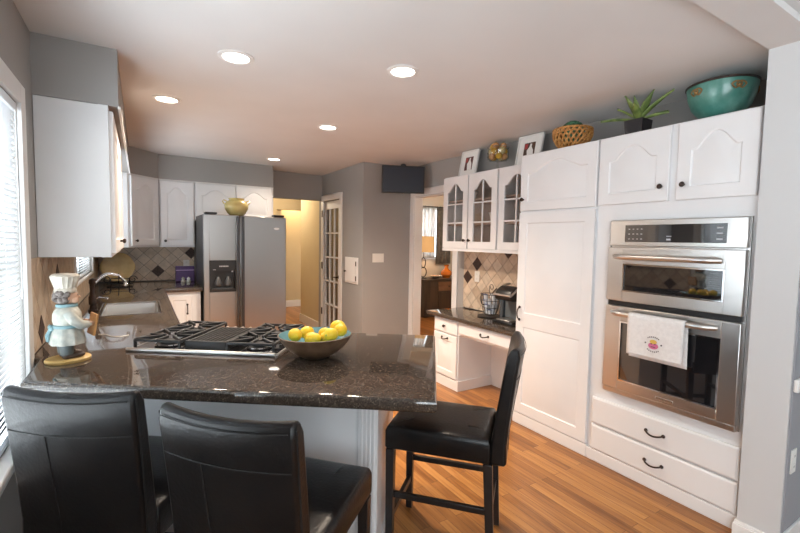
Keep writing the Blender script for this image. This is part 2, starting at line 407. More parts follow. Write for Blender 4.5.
# ------------------------------------------------------------------ diamond tile backsplashes
def clip(poly, u0, u1, v0, v1):
    for ax, lim, sg in ((0, u0, 1), (0, u1, -1), (1, v0, 1), (1, v1, -1)):
        out = []
        for i in range(len(poly)):
            p, q = poly[i], poly[(i + 1) % len(poly)]
            dp, dq = (p[ax] - lim) * sg, (q[ax] - lim) * sg
            if dp >= 0: out.append(p)
            if dp * dq < 0:
                t = dp / (dp - dq); out.append((p[0] + (q[0] - p[0]) * t, p[1] + (q[1] - p[1]) * t))
        poly = out
        if len(poly) < 3: return None
    return poly
def splash(name, rects, frame, ref, accents, d=0.150):
    """frame(u, v, t) -> world point; ref = centre of one diamond; accents in lattice steps from it"""
    m = M(); m.mi = 0
    for (u0, u1, v0, v1) in rects:
        c = [m.v(frame(u, v, t)) for t in (0, 0.006) for u, v in ((u0, v0), (u1, v0), (u1, v1), (u0, v1))]
        for q in ((0, 3, 2, 1), (4, 5, 6, 7), (0, 1, 5, 4), (1, 2, 6, 5), (2, 3, 7, 6), (3, 0, 4, 7)): m.f([c[i] for i in q])
    h = d / 2 - 0.0035; rnd = random.Random(3)
    for i in range(-60, 61):
        for j in range(-14, 15):
            if (i + j) % 2: continue
            cu, cv = ref[0] + i * d / 2, ref[1] + j * d / 2
            k = 1 + rnd.randrange(4)
            if (i, j) in accents: k = 5
            for (u0, u1, v0, v1) in rects:
                p = clip([(cu + h, cv), (cu, cv + h), (cu - h, cv), (cu, cv - h)], u0, u1, v0, v1)
                if not p: continue
                m.mi = k
                A = [m.v(frame(u, v, 0.006)) for u, v in p]; Bv = [m.v(frame(u, v, 0.009 if k < 5 else 0.011)) for u, v in p]
                for q in range(len(p)): m.f([A[q], A[(q + 1) % len(p)], Bv[(q + 1) % len(p)], Bv[q]])
                m.f(Bv)
    return struct(name, m, [GROUT] + TILES + [ACCENT], smooth=0, weld=False)
splash('backsplash_right', [(2.425, 3.66, 0.742, 1.395)], lambda u, v, t: (XR - t, u, v), (3.445, 1.234), {(0, 0), (2, -2), (-6, 2), (-4, -4), (-9, 1)})
splash('backsplash_back', [(XL + 0.011, 0.60, 0.922, 1.36)], lambda u, v, t: (u, YB - t, v), (0.189, 1.038), {(0, 0), (5, 3), (-6, 2)})
splash('backsplash_left', [(2.48, 3.99, 0.922, 1.36), (3.99, 5.46, 0.922, 1.07), (5.46, 6.10, 0.922, 1.36)], lambda u, v, t: (XL + t, u, v), (2.70, 1.0), {(0, 0), (7, 3), (13, -1), (20, 2)})

# ================================================================== CABINET PARTS
def contour(w, h, mg, rise, n=20, zb=None):
    """panel outline inside a w x h door with margin mg: bottom left, bottom right, then the top edge from right to left"""
    x0, x1, zb = mg, w - mg, (mg if zb is None else zb)
    pts = [(x0, zb), (x1, zb)]
    zt = h - mg - rise; hw = (x1 - x0) / 2; cx = w / 2
    for i in range(n + 1):
        s = 1 - 2 * i / n
        a = abs(s); z = zt
        if rise and a < 0.82: z = zt + rise * (0.5 + 0.5 * math.cos(PI * a / 0.82)) ** 0.60
        pts.append((cx + s * hw, z))
    return pts
def outer(w, h, n=20):
    return [(0, 0), (w, 0)] + [(w - w * i / n, h) for i in range(n + 1)]
def door_mesh(m, w, h, rise, mg=0.06, t=0.02, z0=0.0):
    """raised-panel door, front at y=0 (facing -y), back at y=t; lower left corner at x=0, z=z0"""
    def ring(pts, y): return [(x, y, z + z0) for x, z in pts]
    ins = 0.004
    O = outer(w, h); Oi = [(min(max(x, ins), w - ins), min(max(z, ins), h - ins)) for x, z in O]
    c1 = contour(w, h, mg, rise); c2 = contour(w, h, mg + 0.006, rise); c3 = contour(w, h, mg + 0.012, rise); c4 = contour(w, h, mg + 0.034, rise)
    m.rings([ring(O, t), ring(O, ins), ring(Oi, 0), ring(c1, 0), ring(c2, 0.007), ring(c3, 0.007), ring(c4, 0.001)])
    return m
def glass_door(parent, w, h, cols, rows, rise, x0, z0, mg=0.06, t=0.02):
    d = M(); n = 14
    def ring(pts, y): return [(x + x0, y, z + z0) for x, z in pts]
    O = outer(w, h); c1 = contour(w, h, mg, rise)
    d.rings([ring(c1, t), ring(O, t), ring(O, 0), ring(c1, 0), ring(c1, t)], True, False, False)
    for k in range(1, cols):
        xc = mg + (w - 2 * mg) * k / cols
        d.box(x0 + xc - 0.007, 0.003, z0 + mg, x0 + xc + 0.007, t - 0.004, z0 + h - mg - (0 if cols == 2 else rise) - 0.002)
    zt = h - mg - rise * 0.25
    for k in range(1, rows):
        zc = mg + (zt - mg) * k / rows
        d.box(x0 + mg, 0.003, z0 + zc - 0.007, x0 + w - mg, t - 0.004, z0 + zc + 0.007)
    o = obj('door', d, CAB, parent, bevel=0.002, smooth=30)
    p = M().prism([(x + x0, z + z0) for x, z in contour(w, h, mg - 0.004, rise)], t - 0.006, t - 0.003, 'y')
    obj('pane', p, CABGLASS, o, smooth=0)
    return o
def knob(parent, x, z, y=0):
    m = M(); m.x = Matrix.Translation((x, y, z)) @ Matrix.Rotation(PI / 2, 4, 'X')
    m.lathe([(0.007, 0), (0.006, 0.012), (0.013, 0.017), (0.0155, 0.023), (0.012, 0.029), (0.001, 0.031)], 14)
    return obj('knob', m, BRONZE, parent)
def pull(parent, x, z, y=0, L=0.10, vertical=False):
    m = M(); pts = []
    for i in range(11):
        s = -1 + 0.2 * i
        q = (s * L / 2); dep = -0.004 - 0.024 * (1 - s * s) ** 0.6
        pts.append((x, y + dep, z + q) if vertical else (x + q, y + dep, z - 0.012 * (1 - s * s)))
    m.tube(pts, 0.0052, 8)
    for s in (-1, 1):
        c = (x, y, z + s * L / 2) if vertical else (x + s * L / 2, y, z)
        m.x = Matrix.Translation(c) @ Matrix.Rotation(PI / 2, 4, 'X')
        m.lathe([(0.011, 0), (0.011, 0.004), (0.007, 0.009), (0.001, 0.011)], 12)
        m.x = Matrix.Identity(4)
    return obj('handle', m, BRONZE, parent)
def add_door(parent, x0, z0, w, h, rise, mg=0.06, kx=None, kz=None, y=0.0, name='door', pull_v=None, knob_at=True):
    m = M(); m.x = Matrix.Translation((x0, y, 0)); door_mesh(m, w, h, rise, mg, 0.02, z0)
    o = obj(name, m, CAB, parent, smooth=25)
    if kx is not None: knob(o, x0 + kx, z0 + kz, y)
    if pull_v is not None: pull(o, x0 + pull_v[0], z0 + pull_v[1], y, 0.10, True)
    return o
def add_drawer(parent, x0, z0, w, h, y=0.0, handle='pull', mg=None):
    m = M(); m.x = Matrix.Translation((x0, y, 0))
    i = 0.012
    m.rings([[(0, .02, z0), (w, .02, z0), (w, .02, z0 + h), (0, .02, z0 + h)], [(0, .006, z0), (w, .006, z0), (w, .006, z0 + h), (0, .006, z0 + h)],
             [(i, 0, z0 + i), (w - i, 0, z0 + i), (w - i, 0, z0 + h - i), (i, 0, z0 + h - i)]])
    o = obj('drawer', m, CAB, parent, smooth=20)
    if handle == 'pull': pull(o, x0 + w / 2, z0 + h / 2, y)
    elif handle == 'knob': knob(o, x0 + w / 2, z0 + h / 2, y)
    return o
FACE_W = -PI / 2      # fronts that look towards -x
FACE_E = PI / 2       # fronts that look towards +x

# ---- right wall: tall pantry cabinet (front plane x = 2.60, local x runs towards the camera)
t = thing('pantry_cabinet', 'tall white pantry cabinet between desk counter and ovens', 'cabinet', (2.60, 2.42, 0), FACE_W)
obj('body', B(0, 0.022, 0, 0.676, 0.495, 2.165), CAB, t, bevel=0.002)
obj('toe_board', B(0, 0.004, 0, 0.676, 0.0215, 0.088), CAB, t, bevel=0.003)
add_door(t, 0.008, 1.722, 0.662, 0.437, 0.075, 0.07, 0.035, 0.09)
# the long lower door has two plain raised panels
m = M()
def two_panel(m, w, h, split, x0, z0):
    for za, zb in ((0, split), (split, h)):
        hh = zb - za
        def ring(pts, y): return [(x + x0, y, z + z0 + za) for x, z in pts]
        O = outer(w, hh); lo = 0.07 if za == 0 else 0.045; hi = 0.045 if za == 0 else 0.07
        def ct(mg):
            x0_, x1_ = 0.075 + mg, w - 0.075 - mg; zb_, zt_ = lo + mg + 0.01, hh - hi - mg - 0.01
            return [(x0_, zb_), (x1_, zb_)] + [(x1_ + (x0_ - x1_) * i / 20, zt_) for i in range(21)]
        m.rings([ring(O, 0.02), ring(O, 0.0), ring(ct(0), 0), ring(ct(.006), 0.007), ring(ct(.012), 0.007), ring(ct(.034), 0.001)])
two_panel(m, 0.662, 1.612, 0.76, 0.008, 0.096)
d = obj('door', m, CAB, t, smooth=20)
pull(d, 0.042, 0.905, 0, 0.10, True)

# ---- right wall: oven cabinet
t = thing('oven_cabinet', 'white cabinet surround holding the steel wall ovens, two drawers below', 'cabinet', (2.60, 1.742, 0), FACE_W)
m = M(); m.box(0, 0.022, 0, 0.880, 0.495, 0.515); m.box(0, 0.022, 1.625, 0.880, 0.495, 2.165); m.box(0, 0.022, 0.515, 0.10, 0.495, 1.625); m.box(0.850, 0.022, 0.515, 0.880, 0.495, 1.625); m.box(0.1, 0.47, 0.515, 0.850, 0.495, 1.625)
obj('body', m, CAB, t, smooth=0)
obj('toe_board', B(0, 0.004, 0, 0.880, 0.0215, 0.078), CAB, t, bevel=0.003)
add_door(t, 0.008, 1.728, 0.437, 0.430, 0.085, 0.07, 0.40, 0.085)
add_door(t, 0.486, 1.728, 0.374, 0.430, 0.085, 0.07, 0.042, 0.085)
add_drawer(t, 0.030, 0.262, 0.834, 0.178)
add_drawer(t, 0.030, 0.082, 0.834, 0.170)

# ---- double wall oven
ov = thing('wall_oven', 'stainless steel microwave and oven stack built into the white wall', 'oven', (2.596, 1.626, 0.52), FACE_W)
OW = 0.728
obj('chassis', B(0.004, 0.037, 0.004, OW - 0.004, 0.44, 1.10), BLACK, ov, smooth=0)
obj('mounting_flange', B(-0.004, 0.0200, 0.0, OW + 0.004, 0.0365, 1.104), STEEL, ov, smooth=0)
cp = obj('control_panel', B(0, -0.012, 0.944, OW, 0.0195, 1.102), STEEL, ov, bevel=0.004)
obj('display', B(0.10, -0.0145, 0.968, 0.64, -0.0125, 1.072), BGLASS, cp, bevel=0.001)
KEY = mat('touch_key_grey', (0.45, 0.46, 0.5), 0.4)
def tkey(a, z, b, z2): obj('touch_key', B(a, -0.0152, z, b, -0.0146, z2), KEY, cp, smooth=0)
for r_ in range(3):
    for c_ in range(4): tkey(0.122 + c_ * 0.025, 0.985 + r_ * 0.03, 0.132 + c_ * 0.025, 0.989 + r_ * 0.03)
for r_ in range(3): tkey(0.594, 0.985 + r_ * 0.03, 0.622, 0.993 + r_ * 0.03)
tkey(0.345, 0.98, 0.368, 0.990); tkey(0.345, 1.0, 0.372, 1.006)
def oven_door(name, z0, z1, wz0, wz1, wx0, wx1, hz):
    m = M()
    for q in ((0, z0, wx0, z1), (wx1, z0, OW, z1), (wx0, z0, wx1, wz0), (wx0, wz1, wx1, z1)): m.box(q[0], -0.022, q[1], q[2], 0.019, q[3])
    o = obj(name, m, STEEL, ov, bevel=0.003)
    fr = M(); e = 0.008
    for q in ((wx0, wz0, wx0 + e, wz1), (wx1 - e, wz0, wx1, wz1), (wx0 + e, wz0, wx1 - e, wz0 + e), (wx0 + e, wz1 - e, wx1 - e, wz1)): fr.box(q[0], -0.024, q[1], q[2], -0.010, q[3])
    obj('window_frame', fr, CHROME, o, smooth=0)
    obj('window', B(wx0 + e, -0.016, wz0 + e, wx1 - e, -0.010, wz1 - e), BGLASS, o, smooth=0)
    h = M(); pts = []
    for i in range(17):
        s = i / 16; dep = -0.022 - 0.045 * min(1, math.sin(PI * s) * 2.4) ** 0.5 if 0 < i < 16 else -0.022
        pts.append((0.045 + s * (OW - 0.15), dep, hz))
    h.tube(pts, [0.015] + [0.0175] * 15 + [0.015], 12)
    obj('handle', h, STEEL, o)
    return o
oven_door('microwave_door', 0.598, 0.934, 0.660, 0.832, 0.10, 0.645, 0.876)
od = oven_door('oven_door', 0.035, 0.562, 0.092, 0.470, 0.10, 0.645, 0.522)
obj('vent_gap', B(0.006, -0.004, 0.565, OW - 0.006, 0.0195, 0.596), BLACK, ov, smooth=0)
obj('bottom_trim', B(0, -0.016, 0.0, OW, 0.0195, 0.031), STEEL, ov, bevel=0.003)
bd = obj('badge', B(0.335, -0.0245, 0.046, 0.435, -0.0222, 0.066), CHROME, od, bevel=0.001)
obj('badge_face', B(0.339, -0.0252, 0.049, 0.431, -0.0246, 0.063), STEEL, od, smooth=0)

# towel over the oven handle
TOWEL = noisy(mat('white_towel', (0.8, 0.78, 0.77), 0.9, spec=0.1), (0.74, 0.72, 0.71), (0.80, 0.78, 0.77), 60, 3, bump=0.3, bscale=250)
tw = thing('dish_towel', 'white dish towel with a pink embroidered motif hanging on the oven handle', 'towel', (2.596, 1.626, 0.52), FACE_W)
def tw_fn(u, v):
    x = 0.185 + u * 0.315 + 0.010 * (v - .5) * (1 - 2 * u)
    L = 0.27 + 0.27
    s = v * L
    R = 0.0205
    if s < 0.25: p = (-0.067 + R, 0.522 - 0.25 + s)
    elif s < 0.25 + PI * R:
        a = (s - 0.25) / R; p = (-0.067 + R * math.cos(a), 0.522 + R * math.sin(a))
    else:
        q = s - 0.25 - PI * R; p = (-0.067 - R - 0.006 * q - 0.003 * math.sin(u * 9 + 1) * q / 0.24, 0.522 - q)
    return (x, p[0], p[1])
obj('cloth', M().grid(tw_fn, 18, 48), TOWEL, tw, solid=0.003)
# embroidery: a pink round cake with a yellow top between two short curved lines of dark stitching
def emb(name, m, mt): return obj(name, m, mt, tw, smooth=0)
ex, ez, ey = 0.345, 0.385, -0.0925
PINK = mat('pink_thread', (0.62, 0.16, 0.30), 0.8); YEL = mat('yellow_thread', (0.66, 0.45, 0.10), 0.8); DKT = mat('dark_thread', (0.06, 0.045, 0.05), 0.8)
m = M()
m.prism([(ex + 0.028 * math.cos(a), ez - 0.012 + 0.019 * math.sin(a)) for a in [2 * PI * k / 20 for k in range(20)]], ey - 0.0012, ey, 'y'); emb('motif_base', m, PINK)
m = M(); m.prism([(ex + 0.020 * math.cos(a), ez + 0.012 + 0.012 * math.sin(a)) for a in [2 * PI * k / 16 for k in range(16)]], ey - 0.0018, ey - 0.0004, 'y'); emb('motif_top', m, YEL)
def stitch(a, y0, z, b, y1, z2): emb('stitch', B(a, y0, z, b, y1, z2), DKT)
for k in range(7):
    a = math.radians(55 + k * 12); c = (ex + 0.050 * math.cos(a), ez - 0.004 + 0.044 * math.sin(a)); stitch(c[0] - 0.0028, ey - 0.0014, c[1] - 0.0034, c[0] + 0.0022, ey - 0.0002, c[1] + 0.0028)
    a = math.radians(230 + k * 13); c = (ex + 0.048 * math.cos(a), ez - 0.004 + 0.042 * math.sin(a)); stitch(c[0] - 0.0028, ey - 0.0014, c[1] - 0.0028, c[0] + 0.0022, ey - 0.0002, c[1] + 0.0034)
for q in (-1, 1):
    stitch(ex + q * 0.044 - 0.004, ey - 0.0014, ez - 0.004, ex + q * 0.044 + 0.004, ey - 0.0002, ez + 0.004)
    stitch(ex + q * 0.010 - 0.003, ey - 0.0026, ez - 0.004, ex + q * 0.010 + 0.003, ey - 0.0018, ez + 0.002)
stitch(ex - 0.012, ey - 0.0026, ez - 0.020, ex + 0.012, ey - 0.0010, ez - 0.016)

# ---- right wall: glass-front wall cabinet (front x = 2.80)
CABIN = mat('cabinet_inside', (0.50, 0.38, 0.31), 0.6)
t = thing('glass_cabinet', 'white wall cabinet with three arched glass doors over the desk', 'cabinet', (2.80, 3.69, 1.385), FACE_W)
W_, D_, H_ = 1.262, 0.29, 0.765
m = M(); m.box(0, 0.022, 0, 0.018, D_, H_); m.box(W_ - 0.018, 0.022, 0, W_, D_, H_); m.box(0.018, 0.022, 0, W_ - 0.018, D_, 0.03); m.box(0.018, 0.022, H_ - 0.03, W_ - 0.018, D_, H_); m.box(0.018, D_ - 0.01, 0.03, W_ - 0.018, D_, H_ - 0.03)
m.box(0.80, 0.022, 0.03, 0.82, D_ - 0.01, H_ - 0.03)
obj('body', m, [CAB], t, smooth=0)
m = M(); m.box(0.018, D_ - 0.0135, 0.03, 0.80, D_ - 0.0105, H_ - 0.03); m.box(0.82, D_ - 0.0135, 0.03, W_ - 0.018, D_ - 0.0105, H_ - 0.03)
obj('back_lining', m, CABIN, t, smooth=0)
for sx in ((0.02, 0.798), (0.822, W_ - 0.02)):
    for sz in (0.255, 0.50): obj('shelf', B(sx[0], 0.045, sz, sx[1], D_ - 0.014, sz + 0.016), CABIN, t, smooth=0)
for x0, wd, kx in ((0.008, 0.392, 0.365), (0.418, 0.392, 0.03), (0.834, 0.42, None)):
    o = glass_door(t, wd, 0.735, 2, 3, 0.085, x0, 0.018, 0.07)
    if kx: knob(o, x0 + kx, 0.10)
obj('light_rail', B(0, 0.006, -0.012, W_, 0.021, 0.014), CAB, t, smooth=0)
# white dishes behind the glass
CHINA = mat('white_china', (0.80, 0.79, 0.76), 0.2)
def cup(name, label, x, y, z, r, h, n=1):
    c = thing(name, label, 'bowl', (x, y, z), 0, 'white dishes in the glass cabinet')
    m = M(); m.lathe([(r * .5, 0), (r * .55, .004), (r, h), (r * .94, h), (r * .5, .012), (.001, .010)], 20); obj('bowl_body', m, CHINA, c)
    m = M(); m.lathe([(r * .98, h * .98), (r * 1.05, h), (r * .98, h * 1.03)], 20); obj('rim', m, CHINA, c)
cup('china_bowl', 'white bowl on the top shelf behind the first glass door', 2.93, 3.38, 1.902, 0.07, 0.085)
cup('china_bowl', 'small white bowl on the middle shelf of the second glass door', 2.93, 3.04, 1.657, 0.06, 0.10)
cup('china_bowl', 'white bowl at the bottom of the glass cabinet, first door', 2.93, 3.40, 1.416, 0.065, 0.07)

# ---- desk under the glass cabinet
t = thing('desk_cabinet', 'low white desk base with drawer stack and open kneehole', 'cabinet', (2.62, 3.57, 0), FACE_W)
m = M(); m.box(0, 0.022, 0, 0.395, 0.475, 0.70); m.box(1.13, 0.022, 0, 1.146, 0.475, 0.70); m.box(0.395, 0.455, 0, 1.13, 0.475, 0.70); m.box(0.395, 0.022, 0.555, 1.13, 0.455, 0.70)
obj('body', m, CAB, t, smooth=0)
m = M(); m.box(-0.012, 0.008, 0, 0.41, 0.0215, 0.10); m.box(-0.0125, 0.008, 0, -0.0005, 0.475, 0.10); m.box(0.3955, 0.0225, 0, 0.410, 0.4545, 0.10)
obj('toe_board', m, CAB, t, smooth=0)
add_drawer(t, 0.012, 0.548, 0.37, 0.142, 0, 'knob')
d = add_door(t, 0.012, 0.112, 0.37, 0.425, 0.0, 0.06); pull(d, 0.197, 0.50, 0, 0.09)
add_drawer(t, 0.405, 0.575, 0.735, 0.115)
def flat_slab(outline, holes, z0, z1, b):
    cu = bpy.data.curves.new('tmp', 'CURVE'); cu.dimensions = '2D'; cu.fill_mode = 'BOTH'
    cu.extrude = (z1 - z0) / 2 - b; cu.bevel_depth = b; cu.bevel_resolution = 3; cu.offset = -b
    for pts in [outline] + holes:
        sp = cu.splines.new('POLY'); sp.points.add(len(pts) - 1); sp.use_cyclic_u = True
        for q, p in zip(sp.points, pts): q.co = (p[0], p[1], 0, 1)
    o = bpy.data.objects.new('tmp', cu); COL.objects.link(o)
    dg = bpy.context.evaluated_depsgraph_get(); dg.update()
    me = bpy.data.meshes.new_from_object(o.evaluated_get(dg))
    bpy.data.objects.remove(o); bpy.data.curves.remove(cu)
    m = M(); m.bm.from_mesh(me); bpy.data.meshes.remove(me)
    bmesh.ops.translate(m.bm, verts=m.bm.verts, vec=(0, 0, (z0 + z1) / 2))
    for f in m.bm.faces: f.material_index = 0
    return m
tag(obj('granite_worktop', flat_slab([(2.585, 2.424), (3.088, 2.424), (3.088, 3.655), (2.585, 3.655)], [], 0.702, 0.740, 0.012), GRANITE, smooth=30),
    'dark granite desk top with the coffee maker on it', 'countertop')

# ================================================================== LEFT AND BACK RUNS
U = Vector((0.81, -0.587)).normalized(); Wd = Vector((-U.y, U.x))      # peninsula frame: along its front edge, and away from the camera
PB = Vector((0.871, 1.156))                                             # near right corner of the peninsula top
def pen(t, o): p = PB + U * t + Wd * o; return (p.x, p.y)
PANG = math.atan2(U.y, U.x)
inner_t = (0.22 - (PB + Wd * 1.03).x) / U.x
left_t = (-0.392 - PB.x) / U.x
sink_hole = [(-0.25, 3.50), (0.12, 3.50), (0.12, 4.16), (-0.25, 4.16)]
top_outline = [pen(left_t, 0), pen(0, 0), pen(0, 1.03), pen(inner_t, 1.03), (0.22, 5.13), (0.585, 5.13), (0.585, YB - 0.012), (XL + 0.0025, YB - 0.012), (XL + 0.0025, 2.47), (-0.392, 2.44)]
tag(obj('granite_countertop', flat_slab(top_outline, [sink_hole], 0.870, 0.920, 0.016), GRANITE, smooth=30),
    'polished dark brown granite countertop running from the sink round to the bar', 'countertop')
# peninsula base
t = thing('peninsula_base', 'pale painted base carrying the granite bar behind the stools', 'kitchen peninsula', (0, 0, 0))
q = pen(-1.78, 0.30)
obj('base_panel', M().prism([pen(-1.78, 0.30), pen(-0.24, 0.30), pen(-0.24, 1.0), (0.195, 2.90), (XL + 0.012, 2.90)], 0.0, 0.868), CAB, t, smooth=0)
m = M(); m.x = Matrix.Translation((*pen(-0.325, 0.30), 0)) @ Matrix.Rotation(PANG, 4, 'Z')
m.box(0, -0.020, 0, 0.085, -0.0005, 0.868)
for k in range(4): m.box(0.011 + k * 0.0175, -0.026, 0.12, 0.021 + k * 0.0175, -0.020, 0.86)
m.box(-0.004, -0.026, 0, 0.089, -0.020, 0.10)
obj('fluted_pilaster', m, CAB, t, bevel=0.002)
m = M(); m.x = Matrix.Translation((*pen(-1.79, 0.30), 0)) @ Matrix.Rotation(PANG, 4, 'Z')
m.box(0.02, -0.014, 0, 1.46, -0.0005, 0.09)
obj('toe_board', m, CAB, t, bevel=0.003)
m = M(); m.x = Matrix.Translation((*pen(-0.24, 0.30), 0)) @ Matrix.Rotation(PANG, 4, 'Z')
m.box(0.0005, 0.0, 0, 0.014, 0.7, 0.09)
obj('end_toe_board', m, CAB, t, bevel=0.003)
# sink run (fronts look towards +x)
t = thing('base_cabinet', 'white base cabinets under the sink counter along the window wall', 'cabinet', (0.195, 2.91, 0), FACE_E)
m = M(); m.box(0, 0.022, 0.10, 0.58, 0.60, 0.868); m.box(1.26, 0.022, 0.10, 2.22, 0.60, 0.868); m.box(0.58, 0.022, 0.10, 1.26, 0.60, 0.68); m.box(0, 0.08, 0, 2.22, 0.60, 0.10); m.box(0.58, 0.022, 0.68, 1.26, 0.06, 0.868)
obj('body', m, CAB, t, smooth=0)
for k in range(4): add_door(t, 0.02 + k * 0.55, 0.13, 0.53, 0.56, 0.0, 0.07, 0.04 if k % 2 else 0.49, 0.50); add_drawer(t, 0.02 + k * 0.55, 0.71, 0.53, 0.15)
# back base cabinet beside the refrigerator
t = thing('base_cabinet', 'white base cabinet with one pull beside the refrigerator', 'cabinet', (0.225, 5.15, 0), 0)
m = M(); m.box(0.0, 0.022, 0.10, 0.345, 0.93, 0.868); m.box(0, 0.08, 0, 0.345, 0.93, 0.10)
obj('body', m, CAB, t, smooth=0)
add_door(t, 0.01, 0.13, 0.24, 0.70, 0.0, 0.05, pull_v=(0.20, 0.55))
# sink
t = thing('kitchen_sink', 'stainless steel undermount sink in the granite under the window', 'sink', (-0.065, 3.83, 0.92))
m = M(); hx, hy = 0.184, 0.329
def rr(hx, hy, z): return [(-hx, -hy, z), (hx, -hy, z), (hx, hy, z), (-hx, hy, z)]
m.rings([rr(hx - .003, hy - .003, -.006), rr(hx - .010, hy - .010, -.012), rr(hx - .02, hy - .02, -.17), rr(hx - .04, hy - .04, -.185)], True, False, True)
m.rings([rr(hx - .003, hy - .003, -.006), rr(hx - .001, hy - .001, -.190), rr(hx - .03, hy - .03, -.193)], True, False, True)
obj('basin', m, STEEL, t, bevel=0.004)
m = M()
for q in ((-hx + .001, -hy + .001, hx - .001, -hy + .012), (-hx + .001, hy - .012, hx - .001, hy - .001), (-hx + .001, -hy + .012, -hx + .012, hy - .012), (hx - .012, -hy + .012, hx - .001, hy - .012)): m.box(q[0], q[1], -0.012, q[2], q[3], 0.002)
obj('rim', m, CHROME, t, smooth=0)
m = M(); m.lathe([(.04, 0), (.042, .003), (.03, .004), (.001, .001)], 18, (0, 0, -.185)); obj('drain', m, CHROME, t)
# faucet
t = thing('kitchen_faucet', 'dark bronze faucet with a curved chrome spout behind the sink', 'faucet', (-0.295, 3.74, 0.92))
m = M(); m.lathe([(.030, 0), (.030, .012), (.022, .020), (.020, .05), (.026, .055), (.026, .11), (.021, .118), (.017, .16), (.019, .20), (.023, .21), (.020, .235), (.001, .243)], 18); obj('column', m, BRONZE, t)
m = M(); pts = []
for i in range(15):
    s = i / 14; pts.append((0.005 + 0.195 * s, 0.02 * s, 0.215 + 0.012 * math.sin(s * 7 - 1.2) + 0.055 * math.sin(min(1, s * 1.15) * PI * 0.62) - (0.05 * max(0, s - .8) * 5)))
m.tube(pts, [0.012 - 0.003 * i / 14 for i in range(15)], 10); m.lathe([(.012, -.02), (.013, 0.004), (.009, .01)], 12, (pts[-1][0], pts[-1][1], pts[-1][2] - .012)); obj('spout', m, CHROME, t)
m = M(); m.tube([(.015, -.01, .085), (.04, -.03, .105), (.085, -.045, .10)], [.008, .006, .005], 8); m.ball((.087, -.045, .10), .009); obj('lever', m, CHROME, t)

# ---- wall cabinets, left side (fronts look towards +x)
t = thing('wall_cabinet', 'white wall cabinet nearest the camera whose blank side faces the window', 'cabinet', (-0.108, 2.718, 1.358), FACE_E)
m = M(); m.box(0.0, 0.022, 0, 1.30, 0.322, 0.788)
obj('body', m, CAB, t, bevel=0.002)
obj('face_frame', B(-0.001, 0.0205, -0.001, 1.30, 0.0635, 0.789), CAB, t, smooth=0)
for k in range(2): add_door(t, 0.02 + k * 0.64, 0.02, 0.62, 0.745, 0.09, 0.07, 0.58 if k == 0 else 0.04, 0.06)
m = M(); m.prism([(XL + .001, 5.46), (-0.105, 5.46), (0.20, 5.795), (0.20, YB - .001), (XL + .001, YB - .001)], 1.345, 2.147)
t = thing('corner_cabinet', 'white corner wall cabinet with one angled arched door', 'cabinet', (0, 0, 0))
obj('body', m, CAB, t, smooth=0)
ang = math.atan2(0.335, 0.305)
m = M(); m.x = Matrix.Translation((-0.105, 5.46, 0)) @ Matrix.Rotation(ang, 4, 'Z') @ Matrix.Translation((0.03, -0.022, 0))
door_mesh(m, 0.395, 0.765, 0.075, 0.07, 0.02, 1.365)
d = obj('door', m, CAB, t, smooth=25)
m2 = Matrix.Translation((-0.105, 5.46, 0)) @ Matrix.Rotation(ang, 4, 'Z') @ Matrix.Translation((0.03, -0.022, 0))
k = knob(d, 0.05, 1.42); k.matrix_local = m2
t = thing('wall_cabinet', 'white arched-door wall cabinet left of the refrigerator over the purple box', 'cabinet', (0.206, 5.775, 1.345))
obj('body', B(0, 0.022, 0, 0.376, 0.324, 0.80), CAB, t, smooth=0)
add_door(t, 0.012, 0.02, 0.35, 0.765, 0.075, 0.065, 0.045, 0.055)
t = thing('wall_cabinet', 'short white two-door cabinet above the refrigerator behind the yellow pot', 'cabinet', (0.586, 5.775, 1.68))
obj('body', B(0, 0.022, 0, 0.955, 0.324, 0.465), CAB, t, smooth=0)
add_door(t, 0.012, 0.02, 0.455, 0.43, 0.075, 0.065)
add_door(t, 0.482, 0.02, 0.455, 0.43, 0.075, 0.065)

# ---- refrigerator
FR = thing('refrigerator', 'stainless side-by-side refrigerator with ice dispenser on the back wall', 'refrigerator', (0.592, 5.05, 0))
FW = 0.905
obj('body', B(0.004, 0.07, 0.02, FW - 0.004, 0.80, 1.725), GREYP, FR, bevel=0.004)
obj('kick_grille', B(0.01, 0.075, 0.0, FW - 0.01, 0.12, 0.019), BLACK, FR, smooth=0)
FS = brushed(mat('fridge_steel', (0.41, 0.40, 0.39), 0.3, 1.0), (3, 3, 220))
sp = 0.375
dl = M()
for q in ((0, 0.06, 0.055, 1.72), (0.335, 0.06, sp - 0.003, 1.72), (0.055, 0.06, 0.335, 0.865), (0.055, 1.215, 0.335, 1.72)): dl.box(q[0], 0.0, q[1], q[2], 0.068, q[3])
L_ = obj('freezer_door', dl, FS, FR, bevel=0.004)
R_ = obj('fresh_food_door', B(sp + 0.003, 0, 0.06, FW, 0.068, 1.72), FS, FR, bevel=0.008)
m = M()
for q in ((0.055, 0.865, 0.070, 1.215), (0.320, 0.865, 0.335, 1.215), (0.070, 0.865, 0.320, 0.895), (0.070, 1.105, 0.320, 1.215)): m.box(q[0], -0.006, q[1], q[2], 0.05, q[3])
m.box(0.070, 0.045, 0.895, 0.320, 0.05, 1.105)
ds = obj('ice_dispenser', m, BLACK, L_, smooth=0)
m = M()
for xx in (0.145, 0.25): m.lathe([(.030, .0), (.038, .03), (.022, .075), (.012, .10)], 14, (xx, 0.022, 0.935))
m.box(0.085, -0.002, 0.897, 0.305, 0.04, 0.907)
obj('dispenser_paddles', m, mat('dispenser_grey', (0.07, 0.075, 0.08), 0.3), L_)
m = M()
for k in range(6): m.box(0.155 + k * 0.0165, -0.0072, 1.145, 0.168 + k * 0.0165, -0.0062, 1.158)
